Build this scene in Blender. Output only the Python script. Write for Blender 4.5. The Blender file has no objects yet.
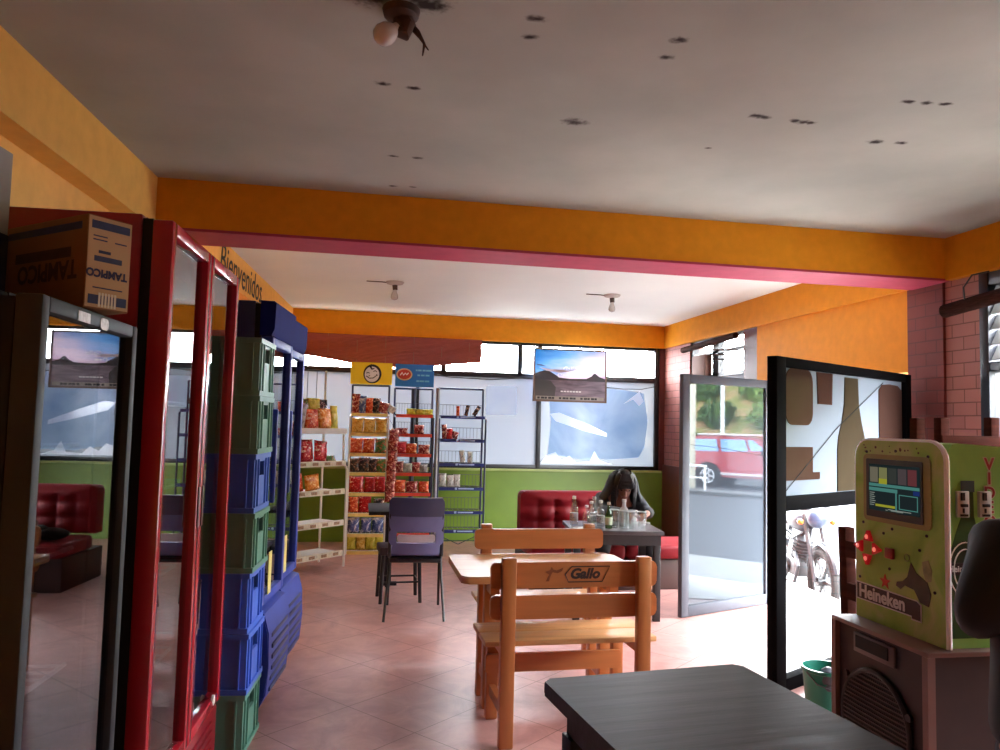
import bpy, bmesh, math, random
from mathutils import Vector, Matrix, Euler
R = math.radians
C = bpy.context.scene.collection
SC = bpy.context.scene
random.seed(7)

# ------------------------------------------------------------------ camera, sky, light
cam_d = bpy.data.cameras.new('camera')
cam_d.sensor_width = 36.0
cam_d.lens = 27.0
cam_d.clip_start = 0.02
cam = bpy.data.objects.new('camera', cam_d)
C.objects.link(cam)
cam.matrix_world = Matrix.Translation((0, 0, 1.4)) @ Matrix.Rotation(R(-10.3), 4, 'Z') @ Matrix.Rotation(R(93.8), 4, 'X') @ Matrix.Rotation(R(1.4), 4, 'Z')
SC.camera = cam

w = bpy.data.worlds.new('overcast_sky')
SC.world = w
w.use_nodes = True
bg = w.node_tree.nodes['Background']
bg.inputs[0].default_value = (0.90, 0.95, 1.0, 1)
bg.inputs[1].default_value = 62.0

def portal(name, loc, rot, sx, sy):
    l = bpy.data.lights.new(name, 'AREA')
    l.shape = 'RECTANGLE'; l.size = sx; l.size_y = sy
    l.cycles.is_portal = True
    o = bpy.data.objects.new(name, l); C.objects.link(o)
    o.location = loc; o.rotation_euler = rot
portal('daylight_portal_door', (3.97, 5.70, 0.98), (0, R(90), 0), 1.95, 2.06)
portal('daylight_portal_side', (3.97, 2.80, 1.63), (0, R(90), 0), 1.58, 2.55)
portal('daylight_portal_far', (1.375, 9.19, 1.65), (R(-90), 0, 0), 4.65, 1.56)

vs = SC.view_settings
vs.view_transform = 'Standard'
try: vs.look = 'None'
except Exception: pass
vs.gamma = 1.0
vs.use_curve_mapping = False
vs.exposure = 0.0
SC.cycles.max_bounces = 10
SC.cycles.diffuse_bounces = 6
SC.cycles.glossy_bounces = 5
SC.cycles.transmission_bounces = 6
SC.cycles.transparent_max_bounces = 12
SC.cycles.caustics_reflective = False
SC.cycles.caustics_refractive = False
SC.cycles.sample_clamp_indirect = 40.0
SC.cycles.use_denoising = True

# ------------------------------------------------------------------ materials
def lin(c):
    r = []
    for v in c:
        v = v / 255.0
        r.append(v / 12.92 if v <= 0.04045 else ((v + 0.055) / 1.055) ** 2.4)
    return (r[0], r[1], r[2], 1.0)
MATS = {}
def newmat(name):
    m = bpy.data.materials.new(name); m.use_nodes = True
    nt = m.node_tree
    for n in list(nt.nodes):
        if n.type != 'OUTPUT_MATERIAL': nt.nodes.remove(n)
    return m, nt, [n for n in nt.nodes if n.type == 'OUTPUT_MATERIAL'][0]
def M(name, col, rough=0.5, metal=0.0, var=0.12, scale=6.0, bump=0.0, spec=0.5, coat=0.0, emit=0.0, emcol=None, stretch=None, col2=None, detail=4.0):
    """principled surface whose colour wanders between two close tones by noise"""
    if name in MATS: return MATS[name]
    m, nt, out = newmat(name)
    b = nt.nodes.new('ShaderNodeBsdfPrincipled')
    nt.links.new(b.outputs[0], out.inputs[0])
    b.inputs['Roughness'].default_value = rough
    b.inputs['Metallic'].default_value = metal
    b.inputs['Specular IOR Level'].default_value = spec
    b.inputs['Coat Weight'].default_value = coat
    a = lin(col)
    tc = nt.nodes.new('ShaderNodeTexCoord')
    mp = nt.nodes.new('ShaderNodeMapping')
    if stretch: mp.inputs['Scale'].default_value = stretch
    nt.links.new(tc.outputs['Object'], mp.inputs[0])
    no = nt.nodes.new('ShaderNodeTexNoise')
    no.inputs['Scale'].default_value = scale
    no.inputs['Detail'].default_value = detail
    nt.links.new(mp.outputs[0], no.inputs['Vector'])
    rp = nt.nodes.new('ShaderNodeValToRGB')
    rp.color_ramp.elements[0].position = 0.3
    rp.color_ramp.elements[1].position = 0.7
    if col2: c0, c1 = lin(col2), a
    else:
        c0 = tuple(x * (1 - var) for x in a[:3]) + (1,)
        c1 = tuple(min(1, x * (1 + var)) for x in a[:3]) + (1,)
    rp.color_ramp.elements[0].color = c0
    rp.color_ramp.elements[1].color = c1
    nt.links.new(no.outputs['Fac'], rp.inputs[0])
    nt.links.new(rp.outputs[0], b.inputs['Base Color'])
    if bump:
        bp = nt.nodes.new('ShaderNodeBump')
        bp.inputs['Strength'].default_value = bump
        bp.inputs['Distance'].default_value = 0.01
        nt.links.new(no.outputs['Fac'], bp.inputs['Height'])
        nt.links.new(bp.outputs[0], b.inputs['Normal'])
    if emit:
        b.inputs['Emission Color'].default_value = lin(emcol or col)
        b.inputs['Emission Strength'].default_value = emit
    MATS[name] = m
    return m
def glass_mat(name, tint=(255, 255, 255), rough=0.0, ior=1.5, base=0.0):
    """thin pane: clear with a Fresnel reflection"""
    if name in MATS: return MATS[name]
    m, nt, out = newmat(name)
    tr = nt.nodes.new('ShaderNodeBsdfTransparent'); tr.inputs[0].default_value = lin(tint)
    gl = nt.nodes.new('ShaderNodeBsdfGlossy'); gl.inputs['Roughness'].default_value = rough
    lw = nt.nodes.new('ShaderNodeLayerWeight'); lw.inputs[0].default_value = 0.5
    pw = nt.nodes.new('ShaderNodeMath'); pw.operation = 'POWER'; pw.inputs[1].default_value = 4.0
    ma = nt.nodes.new('ShaderNodeMath'); ma.operation = 'MULTIPLY_ADD'; ma.use_clamp = True
    ma.inputs[1].default_value = 0.75; ma.inputs[2].default_value = 0.03 + base
    nt.links.new(lw.outputs['Facing'], pw.inputs[0]); nt.links.new(pw.outputs[0], ma.inputs[0])
    mx = nt.nodes.new('ShaderNodeMixShader'); nt.links.new(ma.outputs[0], mx.inputs[0])
    nt.links.new(tr.outputs[0], mx.inputs[1]); nt.links.new(gl.outputs[0], mx.inputs[2])
    nt.links.new(mx.outputs[0], out.inputs[0])
    MATS[name] = m
    return m
def film_mat(name, c1, c2, trans=0.12, scale=3.0, gloss=0.06, diff=0.35, stretch=(1, 1, 1)):
    """frosted adhesive film on a pane: scatters daylight through, blotchy"""
    if name in MATS: return MATS[name]
    m, nt, out = newmat(name)
    tc = nt.nodes.new('ShaderNodeTexCoord')
    mp = nt.nodes.new('ShaderNodeMapping'); mp.inputs['Scale'].default_value = stretch
    nt.links.new(tc.outputs['Object'], mp.inputs[0])
    no = nt.nodes.new('ShaderNodeTexNoise'); no.inputs['Scale'].default_value = scale; no.inputs['Detail'].default_value = 5; no.inputs['Distortion'].default_value = 0.6
    nt.links.new(mp.outputs[0], no.inputs['Vector'])
    rp = nt.nodes.new('ShaderNodeValToRGB')
    rp.color_ramp.elements[0].position = 0.32; rp.color_ramp.elements[1].position = 0.68
    f = lambda c: tuple(x * trans for x in lin(c)[:3]) + (1,)
    rp.color_ramp.elements[0].color = f(c1); rp.color_ramp.elements[1].color = f(c2)
    nt.links.new(no.outputs['Fac'], rp.inputs[0])
    tl = nt.nodes.new('ShaderNodeBsdfTranslucent'); nt.links.new(rp.outputs[0], tl.inputs[0])
    df = nt.nodes.new('ShaderNodeBsdfDiffuse'); df.inputs[0].default_value = tuple(x * diff for x in lin(c2)[:3]) + (1,)
    ad = nt.nodes.new('ShaderNodeAddShader')
    nt.links.new(tl.outputs[0], ad.inputs[0]); nt.links.new(df.outputs[0], ad.inputs[1])
    gl = nt.nodes.new('ShaderNodeBsdfGlossy'); gl.inputs['Roughness'].default_value = 0.12
    mx = nt.nodes.new('ShaderNodeMixShader'); mx.inputs[0].default_value = gloss
    nt.links.new(ad.outputs[0], mx.inputs[1]); nt.links.new(gl.outputs[0], mx.inputs[2])
    nt.links.new(mx.outputs[0], out.inputs[0])
    MATS[name] = m
    return m

# ------------------------------------------------------------------ mesh helpers
class MB:
    def __init__(s): s.bm = bmesh.new()
    def box(s, x0, y0, z0, x1, y1, z1, bev=0.0, X=None, seg=2):
        vs_ = [s.bm.verts.new(p) for p in ((x0,y0,z0),(x1,y0,z0),(x1,y1,z0),(x0,y1,z0),(x0,y0,z1),(x1,y0,z1),(x1,y1,z1),(x0,y1,z1))]
        fs = [s.bm.faces.new([vs_[i] for i in q]) for q in ((3,2,1,0),(4,5,6,7),(0,1,5,4),(1,2,6,5),(2,3,7,6),(3,0,4,7))]
        if bev:
            es = list({e for f in fs for e in f.edges})
            r = bmesh.ops.bevel(s.bm, geom=es, offset=bev, segments=seg, affect='EDGES', profile=0.5)
            allv = list({v for f in r['faces'] for v in f.verts} | {v for v in vs_ if v.is_valid})
        else: allv = vs_
        if X is not None: bmesh.ops.transform(s.bm, matrix=X, verts=allv)
        return s
    def cbox(s, c, d, bev=0.0, rot=None):
        X = Matrix.Translation(c)
        if rot is not None: X = X @ Euler(rot).to_matrix().to_4x4()
        return s.box(-d[0]/2,-d[1]/2,-d[2]/2,d[0]/2,d[1]/2,d[2]/2,bev,X)
    def bar(s, p0, p1, w_, t, up=(0,0,1), bev=0.0):
        """square bar from p0 to p1, w_ wide sideways, t thick along up"""
        p0, p1 = Vector(p0), Vector(p1)
        d = p1 - p0; L = d.length; d.normalize()
        u = Vector(up)
        sx = d.cross(u)
        if sx.length < 1e-4: sx = d.cross(Vector((1,0,0)))
        sx.normalize(); uz = sx.cross(d).normalized()
        X = Matrix(((d.x,sx.x,uz.x,p0.x),(d.y,sx.y,uz.y,p0.y),(d.z,sx.z,uz.z,p0.z),(0,0,0,1)))
        return s.box(0,-w_/2,-t/2,L,w_/2,t/2,bev,X)
    def ring(s, c, ax, r, seg):
        ax = Vector(ax).normalized()
        a = ax.cross(Vector((0,0,1)))
        if a.length < 1e-3: a = Vector((1,0,0))
        a.normalize(); b = ax.cross(a)
        return [s.bm.verts.new(Vector(c) + (a*math.cos(2*math.pi*i/seg) + b*math.sin(2*math.pi*i/seg))*r) for i in range(seg)]
    def bridge(s, a, b):
        n = len(a)
        for i in range(n):
            try: s.bm.faces.new((a[i], a[(i+1)%n], b[(i+1)%n], b[i]))
            except ValueError: pass
    def cyl(s, p0, p1, r0, r1=None, seg=16):
        r1 = r0 if r1 is None else r1
        ax = Vector(p1) - Vector(p0)
        a = s.ring(p0, ax, r0, seg); b = s.ring(p1, ax, r1, seg)
        s.bridge(a, b); s.bm.faces.new(a[::-1]); s.bm.faces.new(b)
        return s
    def tube(s, pts, r, seg=8, closed=False):
        pts = [Vector(p) for p in pts]; n = len(pts); rings = []
        up = None
        for i, p in enumerate(pts):
            if closed: d = pts[(i+1)%n] - pts[i-1]
            else: d = pts[min(i+1,n-1)] - pts[max(i-1,0)]
            d.normalize()
            if up is None:
                up = d.cross(Vector((0,0,1)))
                if up.length < 1e-3: up = Vector((1,0,0))
                up.normalize()
            else:
                up = (up - d*up.dot(d))
                if up.length < 1e-5: up = d.orthogonal()
                up.normalize()
            b = d.cross(up)
            rr = r[i] if isinstance(r, (list, tuple)) else r
            rings.append([s.bm.verts.new(p + (up*math.cos(2*math.pi*k/seg)+b*math.sin(2*math.pi*k/seg))*rr) for k in range(seg)])
        for i in range(n-1): s.bridge(rings[i], rings[i+1])
        if closed: s.bridge(rings[-1], rings[0])
        else: s.bm.faces.new(rings[0][::-1]); s.bm.faces.new(rings[-1])
        return s
    def lathe(s, prof, c=(0,0,0), seg=16, X=None):
        rings = []; vs_ = []
        for r, z in prof:
            q = [s.bm.verts.new((c[0]+max(r,1e-4)*math.cos(2*math.pi*i/seg), c[1]+max(r,1e-4)*math.sin(2*math.pi*i/seg), c[2]+z)) for i in range(seg)]
            rings.append(q); vs_ += q
        for i in range(len(rings)-1): s.bridge(rings[i], rings[i+1])
        s.bm.faces.new(rings[0][::-1]); s.bm.faces.new(rings[-1])
        if X is not None: bmesh.ops.transform(s.bm, matrix=X, verts=vs_)
        return s
    def prism(s, pts, d0, d1, f, bev=0.0):
        """polygon in (u,v) swept from d0 to d1; f(u,v,d) gives the point"""
        a = [s.bm.verts.new(f(u,v,d0)) for u,v in pts]; b = [s.bm.verts.new(f(u,v,d1)) for u,v in pts]
        s.bridge(a, b); fa = s.bm.faces.new(a[::-1]); fb = s.bm.faces.new(b)
        if bev:
            es = list(set(fa.edges) | set(fb.edges))
            bmesh.ops.bevel(s.bm, geom=es, offset=bev, segments=2, affect='EDGES')
        return s
    def sphere(s, c, r, seg=16, rings=10, X=None):
        if not isinstance(r, (tuple, list)): r = (r, r, r)
        m = Matrix.Translation(c)
        if X is not None: m = m @ X
        m = m @ Matrix.Diagonal((r[0], r[1], r[2], 1))
        bmesh.ops.create_uvsphere(s.bm, u_segments=seg, v_segments=rings, radius=1.0, matrix=m)
        return s
    def poly(s, pts):
        s.bm.faces.new([s.bm.verts.new(p) for p in pts]); return s
    def build(s, name, mat, parent=None, smooth=True, ang=0.6):
        me = bpy.data.meshes.new(name)
        bmesh.ops.recalc_face_normals(s.bm, faces=s.bm.faces[:])
        s.bm.to_mesh(me); s.bm.free()
        if smooth:
            for p in me.polygons: p.use_smooth = True
            me.set_sharp_from_angle(angle=ang)
        me.materials.append(mat)
        o = bpy.data.objects.new(name, me); C.objects.link(o)
        if parent is not None: o.parent = parent
        return o
def tag(o, label=None, cat=None, group=None, kind=None):
    if label: o['label'] = label
    if cat: o['category'] = cat
    if group: o['group'] = group
    if kind: o['kind'] = kind
    return o
def thing(name, label, cat, loc=(0,0,0), rz=0.0, group=None):
    o = bpy.data.objects.new(name, None); C.objects.link(o)
    o.empty_display_size = 0.05
    o.location = loc; o.rotation_euler = (0, 0, rz)
    return tag(o, label, cat, group)
def struct(o): o['kind'] = 'structure'; return o
def copy_tree(o, parent=None):
    c = o.copy(); C.objects.link(c)
    if parent is not None: c.parent = parent
    for ch in list(o.children): copy_tree(ch, c)
    return c
def text(name, body, size, mat, parent, loc, rot, ext=0.001, sx=1.0, align='LEFT', bold=0.0, shear=0.0):
    cu = bpy.data.curves.new(name, 'FONT')
    cu.body = body; cu.size = size; cu.extrude = ext; cu.align_x = align; cu.offset = bold; cu.shear = shear
    cu.resolution_u = 3
    t = bpy.data.objects.new(name + '_tmp', cu); C.objects.link(t)
    bpy.context.view_layer.update()
    me = bpy.data.meshes.new_from_object(t.evaluated_get(bpy.context.evaluated_depsgraph_get()))
    bpy.data.objects.remove(t); bpy.data.curves.remove(cu)
    me.transform(Matrix.Diagonal((sx, 1, 1, 1)))
    me.materials.clear(); me.materials.append(mat)
    o = bpy.data.objects.new(name, me); C.objects.link(o)
    if parent is not None: o.parent = parent
    o.location = loc; o.rotation_euler = rot
    return o
def rrect(x0, y0, x1, y1, r, n=5):
    pts = []
    for cx, cy, a0 in ((x1-r,y0+r,-90),(x1-r,y1-r,0),(x0+r,y1-r,90),(x0+r,y0+r,180)):
        for i in range(n+1):
            a = R(a0 + 90*i/n); pts.append((cx+r*math.cos(a), cy+r*math.sin(a)))
    return pts
XZ = lambda u, v, d: (u, d, v)
YZ = lambda u, v, d: (d, u, v)
XY = lambda u, v, d: (u, v, d)

# colours
orange = M('orange_paint', (224, 144, 30), 0.65, spec=.15, var=0.06, scale=14, bump=0.12)
pink = M('pink_paint', (176, 62, 88), 0.6, spec=.2, var=0.08, scale=10)
amber = M('amber_paint', (252, 192, 100), 0.65, spec=.15, var=0.06, scale=14, bump=0.12)
green = M('green_paint', (96, 124, 24), 0.5, var=0.06, scale=5)
maroon = M('maroon_paint', (92, 38, 34), 0.5, var=0.12, scale=8)
black_metal = M('black_painted_metal', (22, 21, 24), 0.4, var=0.1)
alu = M('aluminium', (84, 88, 97), 0.55, spec=.2, var=0.08, scale=3)
clear = glass_mat('clear_window_glass')
rubber = M('black_rubber', (20, 20, 20), 0.8)
white_pl = M('white_plastic', (225, 225, 222), 0.4, var=0.04)
dark_wood = M('dark_stained_wood', (60, 28, 22), 0.75, spec=.03, var=0.35, scale=5, stretch=(1, 1, 9), bump=0.1)

# ------------------------------------------------------------------ floor, ceiling, walls
def brick_mat(name, c1, c2, mortar, axes):
    m, nt, out = newmat(name)
    b = nt.nodes.new('ShaderNodeBsdfPrincipled'); b.inputs['Roughness'].default_value = 0.7
    nt.links.new(b.outputs[0], out.inputs[0])
    tc = nt.nodes.new('ShaderNodeTexCoord')
    sp = nt.nodes.new('ShaderNodeSeparateXYZ'); nt.links.new(tc.outputs['Object'], sp.inputs[0])
    ad = nt.nodes.new('ShaderNodeMath'); ad.operation = 'ADD'
    nt.links.new(sp.outputs[0], ad.inputs[0]); nt.links.new(sp.outputs[1], ad.inputs[1])
    cb = nt.nodes.new('ShaderNodeCombineXYZ'); nt.links.new(ad.outputs[0], cb.inputs[0]); nt.links.new(sp.outputs[2], cb.inputs[1])
    br = nt.nodes.new('ShaderNodeTexBrick'); nt.links.new(cb.outputs[0], br.inputs['Vector'])
    br.inputs['Color1'].default_value = lin(c1); br.inputs['Color2'].default_value = lin(c2); br.inputs['Mortar'].default_value = lin(mortar)
    br.inputs['Scale'].default_value = 1.0; br.inputs['Mortar Size'].default_value = 0.004
    br.inputs['Brick Width'].default_value = 0.19; br.inputs['Row Height'].default_value = 0.085
    nt.links.new(br.outputs['Color'], b.inputs['Base Color'])
    bp = nt.nodes.new('ShaderNodeBump'); bp.inputs['Strength'].default_value = 0.5; bp.inputs['Distance'].default_value = 0.006
    inv = nt.nodes.new('ShaderNodeMath'); inv.operation = 'SUBTRACT'; inv.inputs[0].default_value = 1.0
    nt.links.new(br.outputs['Fac'], inv.inputs[1]); nt.links.new(inv.outputs[0], bp.inputs['Height']); nt.links.new(bp.outputs[0], b.inputs['Normal'])
    return m
brick = brick_mat('painted_brick', (160, 100, 90), (150, 92, 84), (100, 62, 54), 0)
brick_lit = brick_mat('lit_painted_brick', (182, 122, 110), (172, 114, 104), (122, 78, 68), 0)  # same brick made lighter, its stronger light put into the colour
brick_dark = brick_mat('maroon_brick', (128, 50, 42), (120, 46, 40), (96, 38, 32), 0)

def floor_mat():
    m, nt, out = newmat('pink_floor_tile')
    b = nt.nodes.new('ShaderNodeBsdfPrincipled')
    nt.links.new(b.outputs[0], out.inputs[0])
    tc = nt.nodes.new('ShaderNodeTexCoord')
    mp = nt.nodes.new('ShaderNodeMapping'); mp.inputs['Rotation'].default_value = (0, 0, R(49.5)); mp.inputs['Location'].default_value = (-0.312, -0.165, 0)
    nt.links.new(tc.outputs['Object'], mp.inputs[0])
    br = nt.nodes.new('ShaderNodeTexBrick'); br.offset = 0.0; br.squash = 1.0
    br.inputs['Scale'].default_value = 1/0.465; br.inputs['Brick Width'].default_value = 1.0; br.inputs['Row Height'].default_value = 1.0
    br.inputs['Mortar Size'].default_value = 0.005; br.inputs['Mortar Smooth'].default_value = 0.2
    nt.links.new(mp.outputs[0], br.inputs['Vector'])
    no = nt.nodes.new('ShaderNodeTexNoise'); no.inputs['Scale'].default_value = 5.0; no.inputs['Detail'].default_value = 9; no.inputs['Roughness'].default_value = 0.65; no.inputs['Distortion'].default_value = 0.8
    nt.links.new(tc.outputs['Object'], no.inputs['Vector'])
    rp = nt.nodes.new('ShaderNodeValToRGB')
    rp.color_ramp.elements[0].position = 0.3; rp.color_ramp.elements[0].color = lin((164, 117, 110))
    rp.color_ramp.elements[1].position = 0.72; rp.color_ramp.elements[1].color = lin((204, 154, 147))
    nt.links.new(no.outputs['Fac'], rp.inputs[0])
    mx = nt.nodes.new('ShaderNodeMix'); mx.data_type = 'RGBA'
    mx.inputs[7].default_value = lin((116, 76, 70))
    nt.links.new(br.outputs['Fac'], mx.inputs[0]); nt.links.new(rp.outputs[0], mx.inputs[6])
    nt.links.new(mx.outputs[2], b.inputs['Base Color'])
    r2 = nt.nodes.new('ShaderNodeMapRange'); r2.inputs[3].default_value = 0.28; r2.inputs[4].default_value = 0.48
    nt.links.new(no.outputs['Fac'], r2.inputs[0]); nt.links.new(r2.outputs[0], b.inputs['Roughness'])
    return m
struct(MB().box(-1.7, -2.2, -0.55, 3.95, 9.2, 0.0).build('floor', floor_mat(), smooth=False))

# stained ceiling: old anchor holes with soot around them, plus damp patches
def ceil_mat(nm, c0, c1):
    m, nt, out = newmat(nm)
    b = nt.nodes.new('ShaderNodeBsdfPrincipled'); b.inputs['Roughness'].default_value = 0.75; b.inputs['Specular IOR Level'].default_value = 0.25
    nt.links.new(b.outputs[0], out.inputs[0])
    tc = nt.nodes.new('ShaderNodeTexCoord')
    no = nt.nodes.new('ShaderNodeTexNoise'); no.inputs['Scale'].default_value = 1.6; no.inputs['Detail'].default_value = 6
    nt.links.new(tc.outputs['Object'], no.inputs['Vector'])
    rp = nt.nodes.new('ShaderNodeValToRGB')
    rp.color_ramp.elements[0].position = 0.3; rp.color_ramp.elements[0].color = lin(c0)
    rp.color_ramp.elements[1].position = 0.7; rp.color_ramp.elements[1].color = lin(c1)
    nt.links.new(no.outputs['Fac'], rp.inputs[0])
    n2 = nt.nodes.new('ShaderNodeTexNoise'); n2.inputs['Scale'].default_value = 38; n2.inputs['Detail'].default_value = 3
    nt.links.new(tc.outputs['Object'], n2.inputs['Vector'])
    spots = [(.845,3.027,.036),(.504,2.268,.02),(.507,2.382,.018),(1.0,2.288,.022),(1.001,2.408,.018),(.032,2.852,.018),(.148,2.86,.018),(.102,3.634,.016),(.223,3.631,.018),(.12,4.105,.014),(.23,4.095,.014),(1.56,2.788,.024),(1.60,2.79,.02),(1.74,2.795,.018),(1.776,2.80,.022),(1.81,2.80,.018),(2.206,2.921,.024),(2.323,2.904,.018),(2.057,2.53,.018),(2.133,2.521,.018),(2.21,2.512,.018),(1.526,3.167,.012),(.113,2.247,.03),(.15,2.26,.05),(-.02,2.26,.05)]
    prev = None
    for x, y, r in spots:
        v = nt.nodes.new('ShaderNodeVectorMath'); v.operation = 'SUBTRACT'; v.inputs[1].default_value = (x, y, 2.7)
        nt.links.new(tc.outputs['Object'], v.inputs[0])
        s = nt.nodes.new('ShaderNodeVectorMath'); s.operation = 'MULTIPLY'; s.inputs[1].default_value = (0.62/r, 1.0/r, 0)
        nt.links.new(v.outputs[0], s.inputs[0])
        l = nt.nodes.new('ShaderNodeVectorMath'); l.operation = 'LENGTH'; nt.links.new(s.outputs[0], l.inputs[0])
        if prev is None: prev = l.outputs['Value']
        else:
            mn = nt.nodes.new('ShaderNodeMath'); mn.operation = 'MINIMUM'
            nt.links.new(prev, mn.inputs[0]); nt.links.new(l.outputs['Value'], mn.inputs[1]); prev = mn.outputs[0]
    jt = nt.nodes.new('ShaderNodeMath'); jt.operation = 'MULTIPLY_ADD'; jt.inputs[1].default_value = 1.6; 
    nt.links.new(n2.outputs['Fac'], jt.inputs[0]); nt.links.new(prev, jt.inputs[2])
    mr = nt.nodes.new('ShaderNodeMapRange'); mr.interpolation_type = 'SMOOTHSTEP'
    mr.inputs[1].default_value = 1.0; mr.inputs[2].default_value = 2.1; mr.inputs[3].default_value = 1.0; mr.inputs[4].default_value = 0.0
    nt.links.new(jt.outputs[0], mr.inputs[0])
    mx = nt.nodes.new('ShaderNodeMix'); mx.data_type = 'RGBA'; mx.inputs[7].default_value = lin((42, 30, 26))
    nt.links.new(mr.outputs[0], mx.inputs[0]); nt.links.new(rp.outputs[0], mx.inputs[6])
    nt.links.new(mx.outputs[2], b.inputs['Base Color'])
    return m
struct(MB().box(-1.7, -2.2, 2.7, 3.95, 4.45, 2.9).build('ceiling', ceil_mat('dingy_dimmed_ceiling_plaster', (160, 161, 153), (180, 180, 171)), smooth=False))  # dingy near half, toned darker still so it reads dimmer
struct(MB().box(-1.7, 4.45, 2.7, 3.95, 9.2, 2.9).build('ceiling.001', ceil_mat('brightened_ceiling_plaster', (236, 240, 238), (243, 246, 243)), smooth=False))  # paler tone puts the far room's extra light into the colour

def WL(y): return -1.245 + 0.065*(y - 2.707)
# left wall with its deep ring beam
mb = MB(); mb.prism([(WL(-2.2)-.12,-2.2),(WL(9.0)-.12,9.0),(-1.75,9.0),(-1.75,-2.2)], 0, 2.7, XY)
struct(mb.build('wall_left', amber, smooth=False))
mb = MB(); mb.prism([(WL(-2.2),-2.2),(WL(9.0),9.0),(WL(9.0)-.12,9.0),(WL(-2.2)-.12,-2.2)], 2.42, 2.7, XY)
struct(mb.build('trim_1', amber, smooth=False))
# cross beam: orange faces, pink soffit
mb = MB(); mb.prism([(WL(4.28),4.28),(3.95,4.28),(3.95,4.62),(WL(4.62),4.62)], 2.43, 2.7, XY)
cb_ = struct(mb.build('ceiling_beam', orange, smooth=False))
mb = MB(); mb.prism([(WL(4.28),4.278),(3.77,4.278),(3.77,4.622),(WL(4.62),4.622)], 2.415, 2.43, XY)
mb.build('soffit', pink, cb_, smooth=False)
# far wall: green dado, orange band over the windows
mb = MB(); mb.box(-1.7, 9.0, 0, 3.95, 9.18, 0.87); struct(mb.build('wall_far', green, smooth=False))
mb = MB(); mb.box(-1.7, 8.97, 2.42, 3.95, 9.2, 2.7); struct(mb.build('trim_2', orange, smooth=False))
mb = MB(); mb.box(-1.7, 9.0, 0.87, -0.95, 9.18, 2.42); struct(mb.build('wall_far.001', orange, smooth=False))
mb = MB(); mb.box(3.70, 9.0, 0.87, 3.95, 9.18, 2.42); struct(mb.build('wall_far.002', maroon, smooth=False))
# right wall
mb = MB(); mb.box(3.74, 4.62, 2.42, 3.95, 9.0, 2.7); struct(mb.build('trim_3', orange, smooth=False))
mb = MB(); mb.box(3.74, -2.2, 2.42, 3.95, 4.28, 2.7); struct(mb.build('trim_4', orange, smooth=False))
mb = MB(); mb.box(3.77, 4.67, 1.84, 3.95, 6.73, 2.42); struct(mb.build('wall_right', orange, smooth=False))
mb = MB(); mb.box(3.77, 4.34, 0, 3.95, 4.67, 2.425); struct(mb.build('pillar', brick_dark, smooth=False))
mb = MB(); mb.box(3.79, 4.06, 0, 3.95, 4.34, 2.43); struct(mb.build('wall_right.001', brick_lit, smooth=False))
mb = MB(); mb.box(3.77, 6.73, 0, 3.95, 6.99, 2.42); struct(mb.build('pillar.001', maroon, smooth=False))
mb = MB(); mb.box(3.77, 8.26, 0, 3.95, 9.0, 2.42); struct(mb.build('wall_right.002', brick, smooth=False))
mb = MB(); mb.box(3.77, 6.99, 0, 3.95, 8.26, 0.9); struct(mb.build('wall_right.003', maroon, smooth=False))
mb = MB(); mb.box(3.79, 1.55, 0, 3.95, 4.06, 0.85); struct(mb.build('wall_right.004', brick, smooth=False))
mb = MB(); mb.box(3.79, -2.2, 0, 3.95, 1.55, 2.42); struct(mb.build('wall_right.005', orange, smooth=False))
mb = MB(); mb.box(3.745, 8.30, 0, 3.772, 9.0, 0.95); struct(mb.build('baseboard_right', maroon, smooth=False))
# back wall behind the viewer
mb = MB(); mb.box(-1.7, -2.2, 0, 3.95, -2.05, 2.7); struct(mb.build('wall_back', orange, smooth=False))
# pale concrete landing inside the street door
mb = MB(); mb.prism([(2.30,3.83),(3.72,4.63),(3.98,4.68),(3.98,6.5),(3.77,6.45),(3.40,5.80)], 0.0, 0.006, XY)
struct(mb.build('door_sill', M('pale_concrete', (226, 226, 222), 0.7, var=0.05, scale=9), smooth=False))
# lettering on the left beam
tx = text('wall_lettering', 'Bienvenidos', 0.32, M('black_sign_paint', (26, 18, 14), 0.6), None, (WL(5.62)+.004, 5.62, 2.46), (R(90), 0, R(90-3.72)), ext=0.0008, sx=0.98, bold=0.0, shear=0.15)
tag(tx, 'black hand-painted welcome lettering on the orange beam above the fridges', 'lettering')

# ------------------------------------------------------------------ far window: black frame, filmed lower panes, clear louvred strip above
WF = struct(thing('window_1', None, None, (0, 9.0, 0)))
mb = MB()
X0, X1 = -0.95, 3.70
for z0, z1 in ((0.87,0.92),(1.975,2.04),(2.385,2.42)): mb.box(X0, 0.02, z0, X1, 0.09, z1, 0.004)
for x0, x1 in ((-.95,-.9),(.62,.66),(2.11,2.165),(3.645,3.70)): mb.box(x0, 0.015, 0.87, x1, 0.095, 2.42, 0.004)
for x0, x1 in ((.915,.975),(1.86,1.92)): mb.box(x0, 0.02, 2.0, x1, 0.09, 2.40, 0.004)
mb.build('window_frame', black_metal, WF)
f1 = film_mat('frosted_film_pale', (196, 210, 232), (232, 238, 250), 0.0165, 1.4, gloss=.008)
f2 = film_mat('frosted_film_blue', (150, 178, 212), (214, 228, 244), 0.95, 1.8, diff=.1, gloss=.008)
f3 = film_mat('frosted_film_peeling', (196, 216, 236), (240, 246, 252), 0.024, 3.2, gloss=.008)
for x0, x1, mt in ((-.9,.62,f1),(.66,2.11,f1),(2.165,3.645,f3)):
    MB().poly([(x0,.05,.92),(x1,.05,.92),(x1,.05,1.975),(x0,.05,1.975)]).build('frosted_pane', mt, WF, smooth=False)
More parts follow.
